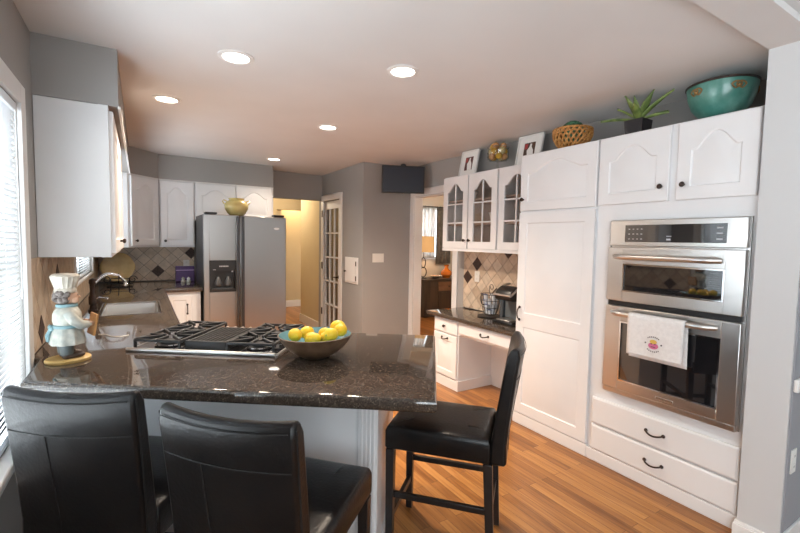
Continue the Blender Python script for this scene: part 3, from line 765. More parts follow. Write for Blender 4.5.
m.box(0.09, -0.0072, 1.112, 0.12, -0.0062, 1.117); m.box(0.284, -0.0072, 1.085, 0.298, -0.0062, 1.100)
obj('dispenser_lettering', m, KEY, L_, smooth=0)
for nm, x, par in (('handle', sp - 0.030, L_), ('handle', sp + 0.030, R_)):
    m = M(); m.box(x - 0.013, -0.052, 0.30, x + 0.013, -0.034, 1.71)
    for z in (0.33, 1.66): m.box(x - 0.010, -0.034, z, x + 0.010, -0.0005, z + 0.04)
    obj(nm, m, mat('handle_dark_steel', (0.10, 0.10, 0.105), 0.3, 0.9), par, bevel=0.005)
m = M(); m.x = Matrix.Translation((0.79, -0.0005, 1.585)) @ Matrix.Rotation(PI / 2, 4, 'X'); m.lathe([(.032, 0), (.032, .002), (.001, .003)], 20, sx=1, sy=0.4); obj('badge', m, mat('badge_white', (0.85, 0.85, 0.86), 0.25), R_)
obj('hinge_cover', B(0.02, 0.01, 1.7255, 0.14, 0.13, 1.748), BLACK, FR, bevel=0.004)
obj('hinge_cover', B(FW - 0.14, 0.01, 1.7255, FW - 0.02, 0.13, 1.748), BLACK, FR, bevel=0.004)
# yellow pot on the refrigerator
POT = noisy(mat('yellow_glaze', (0.66, 0.54, 0.20), 0.25, coat=0.4), (0.62, 0.49, 0.17), (0.70, 0.60, 0.27), 9, 4)
t = thing('ceramic_pot', 'round yellow glazed pot with two small lugs on the refrigerator', 'pot', (0.965, 5.22, 1.725))
m = M(); m.lathe([(.001, 0), (.07, 0), (.10, .03), (.128, .08), (.132, .115), (.115, .155), (.085, .175), (.078, .182), (.090, .20), (.084, .20), (.070, .182), (.10, .15), (.115, .11), (.001, .03)], 32); obj('pot_body', m, POT, t)
for s in (-1, 1):
    m = M(); m.tube([(s * .105, 0, .165), (s * .140, 0, .178), (s * .152, 0, .165), (s * .136, 0, .135), (s * .125, 0, .13)], .007, 8); obj('lug_handle', m, POT, t)

# ---- things on the back counter
PLAT = noisy(mat('mustard_platter', (0.56, 0.38, 0.13), 0.35), (0.48, 0.31, 0.09), (0.62, 0.44, 0.18), 7, 4)
t = thing('platter_stand', 'black scrolled wrought-iron easel in the back counter corner', 'plate stand', (-0.20, 5.80, 0.92))
m = M()
for s in (-1, 1):
    m.tube([(s * .09, .03, .06), (s * .09, .02, .02), (s * .09, -.05, .006), (s * .09, -.07, .03), (s * .09, -.062, .045)], .006, 8)
    pts = []
    for i in range(26):
        a = i / 25 * 2.3 * PI; r = 0.045 * (1 - .6 * i / 25)
        pts.append((s * (.125 + .0 + r * math.cos(a)), -.075, .055 + r * math.sin(a)))
    m.tube(pts, .005, 7)
m.tube([(-.125, -.06, .008), (.125, -.06, .008)], .006, 8); m.tube([(-.01, -.085, .01), (-.01, -.085, .13)], .005, 8); m.tube([(-.09, .03, .06), (.09, .03, .06)], .005, 8)
obj('iron_frame', m, IRON, t)
t = thing('serving_platter', 'large round mustard yellow platter leaning in the tiled corner', 'platter', (-0.22, 5.845, 0.945))
m = M(); m.x = Matrix.Rotation(math.radians(-12), 4, 'X') @ Matrix.Translation((0, 0, 0.165)) @ Matrix.Rotation(PI / 2, 4, 'X')
m.lathe([(.001, .0), (.11, 0), (.165, .018), (.168, .022), (.16, .024), (.105, .008), (.001, .008)], 40, wob=lambda u, z: 1 + 0.02 * math.cos(12 * PI * u)); obj('platter_dish', m, PLAT, t)
PURP = noisy(mat('purple_card', (0.085, 0.03, 0.17), 0.3), (0.07, 0.025, 0.15), (0.10, 0.04, 0.20), 5, 2)
t = thing('gift_box', 'shiny purple box with a lilac band against the tile', 'box', (0.49, 5.93, 0.92))
obj('carton', B(-.118, -.04, 0, .092, .04, .185), PURP, t, bevel=0.003)
obj('band', B(-.1185, -.0412, .132, .0925, -.0405, .142), mat('lilac_band', (0.50, 0.35, 0.68), 0.4), t, smooth=0)
for i, (xx, lb) in enumerate(((0.445, 'left one of two small white shakers before the purple box'), (0.505, 'right one of two small white shakers before the purple box'))):
    t = thing('white_shaker', lb, 'shaker', (xx, 5.80, 0.92), 0, 'pair of white shakers')
    m = M(); m.lathe([(.001, 0), (.024, 0), (.026, .012), (.014, .026), (.020, .036), (.016, .050), (.001, .054)], 16, wob=lambda u, z: 1 + .12 * math.cos(10 * PI * u)); obj('shaker_body', m, CHINA, t)
    m = M(); m.lathe([(.007, .052), (.007, .058), (.001, .060)], 10); obj('cap', m, CHINA, t)
def outlet(name, label, loc, rotz, w=0.072, h=0.115, kind='outlet', cat='outlet'):
    t = thing(name, label, cat, loc, rotz)
    obj('cover_plate', B(-w / 2, -.006, -h / 2, w / 2, 0, h / 2), OUTL, t, bevel=0.002)
    if kind == 'outlet':
        for s in (-1, 1):
            o = obj('socket', B(-.016, -.008, s * .026 - .014, .016, -.0062, s * .026 + .014), OUTL, t, bevel=0.001)
            m = M(); m.box(-.007, -.0085, s * .026 - .005, -.005, -.0081, s * .026 + .006); m.box(.005, -.0085, s * .026 - .005, .007, -.0081, s * .026 + .006); obj('slots', m, DARKIN, o, smooth=0)
    else:
        n = 3
        for k in range(n):
            x = (k - 1) * 0.046
            o = obj('toggle', B(x - .006, -.014, -.012, x + .006, -.0062, .012), OUTL, t, bevel=0.002)
    return t
outlet('wall_outlet', 'white outlet on the back tile above the purple box', (0.508, YB - 0.0105, 1.118), 0)
outlet('wall_outlet', 'cream outlet on the diamond tile above the desk counter', (XR - 0.0105, 3.435, 1.10), FACE_W)
outlet('wall_outlet', 'white outlet low on the grey return beside the white pier', (2.640, 0.684, 0.455), 0, 0.06)
outlet('light_switch', 'white three-gang switch plate on the grey wall below the television', (2.61, 4.79, 1.243), 0, 0.165, 0.115, 'switch', 'light switch')

# ---- french door, casings, access panel
def casing_x(name, x, y0, y1, z1, wdt=0.085, side=-1):
    m = M(); a, b = sorted((x, x + side * 0.018))
    m.box(a, y0 - wdt, 0, b, y0, z1 + wdt); m.box(a, y1, 0, b, y1 + wdt, z1 + wdt); m.box(a, y0, z1, b, y1, z1 + wdt)
    return struct(name, m, TRIM, bevel=0.005)
casing_x('trim_1', 2.39, 5.50, 6.105, 2.04, 0.085)
m = M(); m.box(2.372, 6.19, 0, 2.39, 6.20, 2.1)
FY0, FY1 = 5.515, 6.19
dm = M(); x0, x1 = 2.405, 2.44
st, rt_, bt = 0.085, 0.11, 0.135
dm.box(x0, FY0, 0.01, x1, FY0 + st, 2.03); dm.box(x0, FY1 - st, 0.01, x1, FY1, 2.03); dm.box(x0, FY0 + st, 2.03 - rt_, x1, FY1 - st, 2.03); dm.box(x0, FY0 + st, 0.01, x1, FY1 - st, bt)
gy0, gy1, gz0, gz1 = FY0 + st, FY1 - st, bt, 2.03 - rt_
for k in range(1, 3): y = gy0 + (gy1 - gy0) * k / 3; dm.box(x0 + .004, y - .011, gz0, x1 - .004, y + .011, gz1)
for k in range(1, 5): z = gz0 + (gz1 - gz0) * k / 5; dm.box(x0 + .004, gy0, z - .011, x1 - .004, gy1, z + .011)
dr = struct('door_1', dm, TRIM, smooth=0)
obj('pane', B(x0 + .015, gy0, gz0, x0 + .019, gy1, gz1), CABGLASS, dr, smooth=0)
for z in (0.375, 1.075, 1.855): obj('hinge', B(2.366, FY1 - 0.075, z - .05, 2.3715, FY1 - 0.035, z + .05), BRONZE, dr, smooth=0)
m = M(); m.tube([(2.405, 5.56, .935), (2.355, 5.56, .935)], .010, 10); m.tube([(2.357, 5.555, .935), (2.355, 5.66, .93)], [.010, .007], 8); m.x = Matrix.Translation((2.404, 5.56, .935)) @ Matrix.Rotation(-PI / 2, 4, 'Y'); m.lathe([(.026, 0), (.026, .006), (.012, .012)], 16)
obj('door_handle', m, BRONZE, dr)
# the closet behind the french door
w = M(); w.box(3.25, 4.9, 0, 3.3, 6.35, H); w.box(2.5, 6.33, 0, 3.3, 6.38, H)
struct('wall_closet', w, mat('closet_tan', (0.42, 0.34, 0.25), 0.9), smooth=0)
t = thing('access_panel', 'small white hinged access door on the wall beside the french door', 'access panel', (2.39, 5.105, 0.895), FACE_W)
m = M(); m.box(-.195, -.012, 0, .195, 0, .345); obj('panel_frame', m, TRIM, t, bevel=0.003)
o = obj('panel_door', B(-.170, -.020, .025, .160, -.0125, .32), TRIM, t, bevel=0.002)
knob(o, -.145, .155, -.020)
for z in (.075, .265): obj('hinge', B(.150, -.024, z - .03, .172, -.0205, z + .03), BRONZE, o, smooth=0)

# doorway to the study
casing_x('trim_2', XR, 3.86, 4.70, 2.05, 0.085)
m = M(); m.box(XR, 3.862, 0, XR + .12, 3.874, 2.05); m.box(XR, 4.686, 0, XR + .12, 4.698, 2.05); m.box(XR, 3.874, 2.036, XR + .12, 4.686, 2.048)
struct('trim_doorway', m, TRIM, smooth=0)

# ---- television on the corner mount
tva = math.atan2(0.50, 0.86)
t = thing('television', 'small black flat television mounted high in the corner by the doorway', 'television', (2.745, 4.42, 2.215), -tva + 0.12)
obj('cabinet', B(-.262, 0.0, -.165, .262, .045, .165), BLACK, t, bevel=0.006)
obj('screen', B(-.243, -.0025, -.145, .243, -.0005, .147), mat('tv_screen', (0.03, 0.036, 0.05), 0.3, spec=0.3), t, smooth=0)
m = M(); m.tube([(0, .045, 0), (0.02, .20, .0), (.03, .31, 0)], .018, 8); m.box(-.05, .045, -.06, .05, .055, .06)
obj('mount_arm', m, BLACK, t)
m = M(); m.lathe([(.035, .165), (.035, .175), (.02, .188), (.001, .19)], 16, (0, .02, 0)); obj('top_clip', m, BLACK, t)
m = M(); m.lathe([(.001, -.176), (.008, -.174), (.01, -.166)], 12, (0, .01, 0)); obj('sensor', m, CHROME, t)

# ---- recessed ceiling lights
LENS = mat('lamp_lens', (1, 1, 1), 0.4, emit=(1.0, 0.93, 0.82), es=9)
def downlight(x, y, label, p):
    t = thing('recessed_light', label, 'ceiling light', (x, y, H), 0, 'recessed ceiling lights')
    m = M(); m.lathe([(.066, -.0005), (.092, -.0005), (.092, -.004), (.070, -.009), (.066, -.004)], 28); obj('trim_ring', m, TRIM, t)
    m = M(); m.lathe([(.001, -.0025), (.0655, -.0025), (.0655, -.0008), (.001, -.0008)], 24); obj('lens', m, LENS, t)
    d = bpy.data.lights.new('bulb', 'SPOT'); d.energy = p * 1.6; d.color = WARM; d.spot_size = math.radians(140); d.spot_blend = 1.0; d.shadow_soft_size = 0.06
    o = bpy.data.objects.new('bulb', d); COL.objects.link(o); o.parent = t; o.location = (0, 0, -.02)
downlight(0.457, 2.46, 'recessed ceiling light nearest the camera, above the bar', 14)
downlight(1.30, 2.12, 'recessed ceiling light nearest the oven wall', 30)
downlight(0.18, 3.47, 'recessed ceiling light over the sink counter near the soffit', 70)
downlight(1.403, 3.51, 'recessed ceiling light in the middle of the ceiling', 180)
downlight(1.417, 5.29, 'small far recessed ceiling light before the refrigerator', 24)
# hall and study point lights (no fixtures modelled)
def bulb(name, loc, p, c, r=0.08):
    d = bpy.data.lights.new(name, 'POINT'); d.energy = p; d.color = c; d.shadow_soft_size = r
    o = bpy.data.objects.new(name, d); COL.objects.link(o); o.location = loc
bulb('hall_bulb', (1.9, 7.3, 2.25), 20, (1.0, 0.84, 0.62))
bulb('hall_bulb_far', (2.8, 8.7, 2.2), 10, (1.0, 0.75, 0.45))
bulb('study_bulb', (4.6, 4.6, 2.2), 70, (1.0, 0.82, 0.62))

# ================================================================== COOKTOP AND BAR TOP
CT = thing('gas_cooktop', 'five-burner gas cooktop with black grates set in the granite peninsula', 'cooktop', (*pen(-1.477, 0.435), 0.92), PANG)
CW, CDp = 0.73, 0.53
obj('tray', B(0.004, 0.03, 0.0, CW - 0.004, CDp, 0.006), BGLASS, CT, bevel=0.002)
m = M(); m.tube([(0, 0.012, .010), (CW, 0.012, .010)], .010, 10); m.box(0.0, 0.012, 0.0, CW, 0.0295, 0.014)
obj('front_trim', m, STEEL, CT)
obj('side_trim', B(CW - 0.0035, 0.03, 0.0, CW + 0.006, CDp, 0.009), STEEL, CT, smooth=0)
obj('side_trim', B(-0.006, 0.03, 0.0, 0.0035, CDp, 0.009), STEEL, CT, smooth=0)
for bx, by, r in ((.13, .15, .045), (.13, .40, .036), (.60, .15, .036), (.60, .40, .045)):
    m = M(); m.lathe([(r + .02, .0065), (r + .022, .012), (r, .016), (r, .026), (r - .004, .030), (.001, .031)], 24, (bx, by, 0)); b_ = obj('burner', m, IRON, CT)
    m = M(); m.lathe([(r + .021, .0125), (r + .026, .0125), (r + .024, .016), (r + .018, .016)], 24, (bx, by, 0)); obj('burner_ring', m, CHROME, b_)
def grate(x0, x1, y0, y1, name='grate'):
    m = M(); z = .052; b = .006
    def bar(xa, ya, xb, yb, z0=z - .010, z1=z + .003):
        d = Vector((xb - xa, yb - ya)); n = Vector((-d.y, d.x)).normalized() * b
        m.prism([(xa + n.x, ya + n.y), (xa - n.x, ya - n.y), (xb - n.x, yb - n.y), (xb + n.x, yb + n.y)], z0, z1)
    for a in ((x0, y0, x1, y0), (x1, y0, x1, y1), (x1, y1, x0, y1), (x0, y1, x0, y0)): bar(*a)
    for px, py in ((x0, y0), (x1, y0), (x1, y1), (x0, y1), (x0, (y0 + y1) / 2), (x1, (y0 + y1) / 2)): m.box(px - b, py - b, .0065, px + b, py + b, z)
    ym = (y0 + y1) / 2; bar(x0, ym, x1, ym)
    for cy in ((y0 + ym) / 2, (y1 + ym) / 2):
        cx = (x0 + x1) / 2; hw, hh = (x1 - x0) / 2, (ym - y0) / 2
        for sx in (-1, 1):
            bar(cx + sx * hw, cy, cx + sx * .03, cy, z - .008, z + .006)
            bar(cx + sx * hw * .98, cy + hh * .96, cx + sx * .028, cy + .028, z - .008, z + .008); bar(cx + sx * hw * .98, cy - hh * .96, cx + sx * .028, cy - .028, z - .008, z + .008)
        for sy in (-1, 1): bar(cx, cy + sy * hh, cx, cy + sy * .03, z - .008, z + .006)
    return obj(name, m, IRON, CT, bevel=0.002, smooth=30, weld=False)
grate(0.02, 0.245, 0.045, 0.505); grate(0.485, 0.71, 0.045, 0.505)
m = M()
m.box(0.262, 0.06, .0065, 0.468, 0.075, .050); m.box(0.262, 0.40, .0065, 0.468, 0.412, .046)
for k in range(9): m.box(0.272 + k * .0225, 0.075, .030, 0.281 + k * .0225, 0.40, .048)
m.box(0.262, 0.075, .0065, 0.270, 0.40, .046); m.box(0.460, 0.075, .0065, 0.468, 0.40, .046)
obj('vent_grille', m, IRON, CT, bevel=0.0015, weld=False)
KN = mat('knob_silver', (0.70, 0.68, 0.64), 0.3, 0.6)
for k in range(5):
    m = M(); m.lathe([(.019, .0065), (.019, .010), (.015, .012), (.0155, .030), (.012, .034), (.001, .035)], 16, (0.275 + k * .045, 0.462, 0)); m.box(0.275 + k * .045 - .003, .448, .030, 0.275 + k * .045 + .003, .476, .038)
    obj('knob', m, KN, CT)

# fruit bowl and lemons
BT = (0.697, 1.882, 0.92)
OUTB = noisy(mat('brown_bowl_glaze', (0.16, 0.10, 0.065), 0.35), (0.10, 0.055, 0.03), (0.16, 0.095, 0.055), 20, 3)
TEAL = noisy(mat('teal_glaze', (0.09, 0.28, 0.33), 0.15, coat=0.5), (0.07, 0.23, 0.28), (0.20, 0.42, 0.50), 5, 4)
t = thing('fruit_bowl', 'brown hand-thrown bowl with teal glaze inside holding lemons on the bar', 'bowl', BT, 0.3)
def bowl_w(u, z): return 1 + 0.035 * math.cos(2 * PI * (u * 2 + .1)) * z / .11
def rimz(prof): return prof
m = M(); m.lathe([(.001, 0), (.055, 0), (.062, .003), (.095, .020), (.130, .048), (.155, .080), (.168, .106), (.163, .108)], 40, wob=bowl_w); obj('bowl_body', m, OUTB, t, smooth=50)
m = M(); m.lathe([(.1635, .1075), (.150, .080), (.125, .050), (.09, .026), (.05, .014), (.001, .012)], 40, wob=bowl_w); m2 = m
o = obj('glazed_inside', m, TEAL, t, smooth=50)
LEM = noisy(mat('lemon_skin', (0.80, 0.52, 0.015), 0.38), (0.76, 0.46, 0.01), (0.84, 0.60, 0.03), 12, 3, bump=0.25, bscale=140)
LEMT = mat('lemon_tip', (0.45, 0.40, 0.06), 0.6)
def lemon(loc, r, rot, label):
    t = thing('lemon', label, 'lemon', loc, 0, 'lemons in the teal bowl'); t.rotation_euler = rot
    prof = []
    for i in range(17):
        a = PI * i / 16; z = -math.cos(a) * 1.18; q = math.sin(a) ** 0.92
        if i in (1, 15): q *= 0.62; z *= 1.06
        if i in (0, 16): z *= 1.10
        prof.append((max(q, .001) * r, z * r))
    m = M(); m.lathe(prof, 18); obj('skin', m, LEM, t)
    m = M(); m.lathe([(.001, -1.31 * r), (.0045, -1.31 * r), (.005, -1.24 * r), (.001, -1.22 * r)], 8); obj('stem_end', m, LEMT, t)
LL = [(-.085, -.045, .092, 'lemon at the left edge of the teal bowl'), (-.045, .045, .095, 'lemon at the back left of the teal bowl'), (.00, -.055, .100, 'lemon at the front middle of the teal bowl'), (.035, .055, .102, 'lemon at the back middle of the teal bowl'),
      (.055, -.020, .122, 'lemon on top of the pile toward the right'), (-.020, .005, .124, 'topmost lemon in the middle of the pile'), (.115, .020, .112, 'lemon at the right edge of the teal bowl'), (.085, -.075, .100, 'lemon at the front right of the teal bowl'), (.105, .085, .105, 'lemon at the far back right of the teal bowl')]
rv, fvv = Vector((0.852, -0.524)), Vector((0.524, 0.852))
pos = [rv * a + fvv * b_ for a, b_, z, lb in LL]; pos = [Vector((p.x, p.y, LL[i][2])) for i, p in enumerate(pos)]
for it in range(120):                                   # let the lemons settle apart inside the bowl
    for i in range(len(pos)):
        for j in range(i):
            d = pos[i] - pos[j]; q = 0.066 - d.length
            if q > 0: d.normalize(); pos[i] += d * q * .5; pos[j] -= d * q * .5
        h = Vector((pos[i].x, pos[i].y)); lim = 0.122
        if h.length > lim: h *= lim / h.length; pos[i].x, pos[i].y = h
        lo = 0.074 + 0.045 * (h.length / .122) ** 2
        if pos[i].z < lo + .012: pos[i].z = lo + .012
        pos[i].z -= .0006
for i, p in enumerate(pos):
    lemon((BT[0] + p.x, BT[1] + p.y, BT[2] + p.z - .002), 0.0305, (PI / 2 + .25 * math.sin(i * 2.3), i * 1.3, i * 2.1), LL[i][3])

# ---- chef figurine on the counter by the window
CH = thing('chef_figurine', 'painted chef figurine in a tall hat holding a wooden board on the counter', 'figurine', (-0.276, 2.32, 0.92), 0.30)
CREAM = noisy(mat('cream_paint', (0.66, 0.62, 0.52), 0.45), (0.34, 0.36, 0.33), (0.60, 0.58, 0.50), 26, 4, lo=.3, hi=.7)
HATM = noisy(mat('hat_cream', (0.70, 0.64, 0.54), 0.5), (0.46, 0.41, 0.34), (0.62, 0.57, 0.48), 26, 4)
SKIN = mat('painted_skin', (0.55, 0.33, 0.22), 0.5); HAIR = noisy(mat('painted_hair', (0.14, 0.11, 0.10), 0.6), (0.09, 0.07, 0.06), (0.28, 0.24, 0.22), 60, 3)
GRT = mat('painted_trousers', (0.10, 0.12, 0.12), 0.5); SHOE = mat('painted_shoe', (0.06, 0.035, 0.025), 0.4); TEALP = mat('painted_teal', (0.20, 0.33, 0.36), 0.5)
BASEW = noisy(mat('figurine_base_wood', (0.62, 0.40, 0.14), 0.4), (0.56, 0.34, 0.10), (0.68, 0.46, 0.18), 10, 3)
BOARDW = noisy(mat('board_wood', (0.50, 0.24, 0.08), 0.45), (0.44, 0.20, 0.06), (0.58, 0.30, 0.11), 12, 3)
m = M(); m.lathe([(.001, 0), (.100, 0), (.104, .006), (.104, .016), (.098, .022), (.001, .022)], 32, sx=1, sy=.85); obj('base', m, BASEW, CH)
for s in (-1, 1):
    m = M(); m.tube([(-.01, s * .034, .045), (-.012, s * .034, .09), (-.01, s * .030, .15)], [.030, .032, .036], 12); obj('trouser_leg', m, GRT, CH)
    m = M(); m.ball((.018, s * .036, .036), .030, (1.75, .85, .62)); m.ball((-.01, s * .036, .038), .026, (1, .9, .8)); obj('shoe', m, SHOE, CH)
def coat_w(u, z): return 1 + (0.05 * math.cos(2 * PI * u * 9) if z < .19 else 0.0)
m = M(); m.lathe([(.062, .095), (.083, .10), (.078, .14), (.066, .185), (.063, .20), (.068, .23), (.066, .265), (.050, .295), (.030, .308), (.001, .31)], 40, sx=.95, sy=1.12, wob=coat_w); obj('coat', m, CREAM, CH)
m = M(); m.lathe([(.066, .188), (.070, .191), (.070, .203), (.065, .206)], 30, sx=.97, sy=1.14); m.ball((-.068, .03, .19), .016, (.7, 1.3, 1)); m.ball((-.068, -.0, .19), .016, (.7, 1.3, 1)); m.tube([(-.068, .012, .19), (-.082, .02, .15), (-.078, .03, .115)], [.008, .012, .010], 8); obj('apron_tie', m, TEALP, CH)
for s in (-1, 1):
    m = M(); m.tube([(-.005, s * .062, .272), (.012, s * .085, .235), (.045, s * .078, .205), (.078, s * .055, .20)], [.027, .028, .025, .021], 12); m.lathe([(.024, -.006), (.026, 0), (.024, .008)], 12, (.074, s * .057, .20)); a_ = obj('sleeve', m, CREAM, CH)
    m = M(); m.ball((.093, s * .045, .200), .018, (1, .85, .9))
    for k in range(4): m.tube([(.100, s * (.050 - k * .006), .208 - k * .006), (.112, s * (.046 - k * .006), .205 - k * .006), (.114, s * (.036 - k * .005), .200 - k * .006)], .0052, 6)
    obj('hand', m, SKIN, a_)
m = M(); m.tube([(0, 0, .30), (.004, 0, .325)], .026, 12); m.ball((.008, 0, .352), .044, (1, .92, 1.05)); m.ball((.052, 0, .350), .011, (1.1, .8, .8)); m.ball((.03, .022, .335), .02); m.ball((.03, -.022, .335), .02); m.ball((.0, .042, .35), .010, (.8, .4, 1.2)); m.ball((.0, -.042, .35), .010, (.8, .4, 1.2))
hd = obj('head', m, SKIN, CH)
m = M()
for s in (-1, 1): m.ball((.046, s * .017, .362), .0045)
m.tube([(.048, -.014, .334), (.051, 0, .332), (.048, .014, .334)], .0028, 6); obj('face_features', m, SHOE, hd)
m = M(); m.ball((-.012, 0, .352), .046, (.85, 1.02, .95)); rnd = random.Random(5)
for k in range(22):
    a = PI * .45 + rnd.random() * PI * 1.1; m.ball((-.008 + .042 * math.cos(a), .044 * math.sin(a), .335 + rnd.random() * .045), .014)
obj('hair', m, HAIR, hd)
m = M(); m.lathe([(.034, .296), (.050, .302), (.048, .315), (.034, .318)], 24); obj('neckerchief', m, TEALP, CH)
m = M(); m.lathe([(.044, .378), (.049, .380), (.049, .400), (.047, .403), (.053, .425), (.062, .455), (.064, .468), (.056, .478), (.001, .484)], 48, (-.004, 0, 0), wob=lambda u, z: 1 + (0.035 * math.cos(2 * PI * u * 16) if .402 < z < .47 else 0)); ht = obj('hat', m, HATM, CH)
m = M(); m.x = Matrix.Translation((.115, 0, .185)) @ Matrix.Rotation(math.radians(10), 4, 'Y'); m.box(-.006, -.062, -.055, .006, .062, .065); bo = obj('board', m, BOARDW, CH, bevel=0.003)
m = M(); m.x = Matrix.Translation((.115, 0, .185)) @ Matrix.Rotation(math.radians(10), 4, 'Y'); m.box(.0062, -.050, -.043, .0075, .050, .053); obj('board_face', m, mat('board_face_tan', (0.62, 0.42, 0.25), 0.5), bo)
CH.scale = (0.80, 0.80, 0.80)
# thin white cable lying on the counter beyond the figurine
m = M(); m.tube([(-.205, 2.86, .9225), (-.17, 2.84, .9225), (-.14, 2.77, .9225), (-.10, 2.74, .9225), (-.06, 2.77, .9225)], .0022, 6)
tag(obj('white_cable', m, OUTL), 'thin white cable lying on the granite behind the figurine', 'cable')

# ================================================================== ON TOP OF THE CABINETS
def photo_frame(label, x, y, z, w, h, rz, tilt, pal, seed):
    t = thing('picture_frame', label, 'picture frame', (x, y, z), rz)
    T = Matrix.Rotation(math.radians(-tilt), 4, 'X')
    m = M(); m.x = T; b = .016
    for q in ((-w / 2, 0, -w / 2 + b, h), (w / 2 - b, 0, w / 2, h), (-w / 2 + b, 0, w / 2 - b, b), (-w / 2 + b, h - b, w / 2 - b, h)): m.box(q[0], -.012, q[1], q[2], .008, q[3])
    obj('moulding', m, mat('frame_white', (0.76, 0.75, 0.73), 0.4), t, bevel=0.002)
    m = M(); m.x = T; m.box(-w / 2 + b, -.004, b, w / 2 - b, .006, h - b); obj('mat_board', m, PAPER, t, smooth=0)
    pw, ph = w * .44, h * .50
    m = M(); m.x = T @ Matrix.Translation((0, 0, h * .5)); m.box(-pw / 2, -.0055, -ph / 2, pw / 2, -.0042, ph / 2); p = obj('photograph', m, mat('photo_dark_' + str(seed), pal[0], 0.4), t, smooth=0)
    m = M(); m.x = T @ Matrix.Translation((0, 0, h * .5))
    m.prism([(-.10 * pw, -ph / 2), (.42 * pw, -ph / 2), (.36 * pw, -.02 * ph), (.18 * pw, .22 * ph), (.20 * pw, .40 * ph), (.04 * pw, .44 * ph), (-.02 * pw, .22 * ph), (-.22 * pw, .0)], -.0062, -.0056, 'y'); obj('photo_figure', m, PAPER, p, smooth=0)
    m = M(); m.x = T @ Matrix.Translation((0, 0, h * .5)); m.prism([(-.45 * pw, .1 * ph), (-.2 * pw, .12 * ph), (-.16 * pw, .42 * ph), (-.45 * pw, .46 * ph)], -.0062, -.0056, 'y'); obj('photo_accent', m, mat('photo_red_' + str(seed), pal[1], 0.5), p, smooth=0)
    m = M(); m.x = T; m.prism([(.007, .02), (.007, h * .6), (.009 + h * .22, .02)], -.012, .012, 'x'); obj('easel_back', m, BLACK, t, smooth=0)
    return t
ZG, ZT = 2.1505, 2.1655
photo_frame('white picture frame leaning above the first glass doors', 2.935, 3.47, ZG, 0.255, 0.285, FACE_W + 0.05, 12, ((0.10, 0.035, 0.03), (0.35, 0.06, 0.05)), 1)
photo_frame('white picture frame leaning beside the tall pantry cabinet top', 2.935, 2.66, ZG, 0.27, 0.285, FACE_W + 0.05, 12, ((0.07, 0.04, 0.03), (0.40, 0.05, 0.05)), 2)
# pedestal glass bowl full of fruit
t = thing('glass_compote', 'stemmed glass bowl of yellow fruit between the two picture frames', 'bowl', (2.935, 3.02, ZG))
CLEAR = glass_mat('clear_glass', (0.93, 0.95, 0.93), 0.1)
m = M(); m.lathe([(.001, 0), (.055, 0), (.05, .006), (.012, .012), (.010, .085), (.03, .093), (.085, .101), (.102, .120), (.102, .225), (.0995, .225), (.0995, .123), (.083, .105), (.001, .099)], 28); obj('glass_body', m, CLEAR, t, smooth=50)
m = M(); m.lathe([(.102, .223), (.1045, .225), (.102, .227), (.1005, .225)], 28); obj('rim', m, CHROME, t)
FRT = [noisy(mat('fruit_' + n, c, 0.4), tuple(x * .8 for x in c), c, 12, 3) for n, c in (('yellow', (0.72, 0.40, 0.04)), ('peach', (0.66, 0.33, 0.14)), ('cream', (0.70, 0.55, 0.30)))]
rnd = random.Random(11); k = 0
FN = ['near left at the bottom', 'near right at the bottom', 'right side at the bottom', 'back at the bottom', 'left side at the bottom',
      'near left in the middle layer', 'near right in the middle layer', 'right side in the middle layer', 'back of the middle layer', 'left side of the middle layer', 'left on top', 'near side on top', 'right on top', 'back on top']
for lay, (n, rr_, z) in enumerate(((5, .062, .137), (5, .063, .186), (4, .052, .232))):
    for i in range(n):
        a = -2.2 + 2 * PI * i / n + lay * .5
        f_ = thing('decorative_fruit', 'small decorative fruit in the glass bowl, ' + FN[k], 'fruit', (2.935 + rr_ * math.cos(a), 3.02 + rr_ * math.sin(a), ZG + z), a, 'fruit in the stemmed glass bowl')
        m = M(); m.ball((0, 0, 0), .031, (1, 1, 1.05), 10); obj('skin', m, FRT[k % 3], f_)
        m = M(); m.tube([(0, 0, .031), (.003, 0, .039)], .003, 6); obj('stem', m, LEMT, f_)
        k += 1
# woven basket
WICK = noisy(mat('wicker', (0.44, 0.20, 0.05), 0.55), (0.34, 0.14, 0.03), (0.54, 0.27, 0.08), 40, 3)
t = thing('wicker_basket', 'orange-brown woven wicker basket on the pantry cabinet top', 'basket', (2.80, 2.10, ZT))
m = M(); R0, R1, hh = .070, .138, .150
def bk(a, s, o=0): r = R0 + (R1 - R0) * math.sin(min(1, s * 1.15) * PI / 2) * (1 - .06 * max(0, s - .8) * 5) + o; return (r * math.cos(a), r * math.sin(a), .008 + hh * s)
for k in range(22):
    for dr in (-1, 1):
        m.tube([bk(2 * PI * k / 22 + dr * s * .75, s, .003 * dr) for s in (0, .2, .4, .6, .8, 1)], .0075, 6)
obj('weave', m, WICK, t)
m = M()
for q in (-1, 0, 1): m.tube([bk(2 * PI * k / 36, 1, .004 * q) for k in range(36)], .008, 8, True)
m.tube([bk(2 * PI * k / 36, .82, .0) for k in range(36)], .005, 6, True)
obj('rim', m, WICK, t)
m = M(); m.lathe([(.001, 0), (.078, 0), (.080, .01), (.001, .012)], 28); obj('bottom', m, WICK, t)
GRN = noisy(mat('green_leaf_ball', (0.03, 0.12, 0.06), 0.5), (0.015, 0.07, 0.035), (0.06, 0.20, 0.10), 30, 3)
t = thing('artichoke', 'dark green scaly artichoke lying in the wicker basket', 'vegetable', (2.80, 2.10, ZT + .013))
m = M(); m.ball((0, 0, .128), .075, (1, 1, 1.05)); obj('core', m, GRN, t)
m = M()
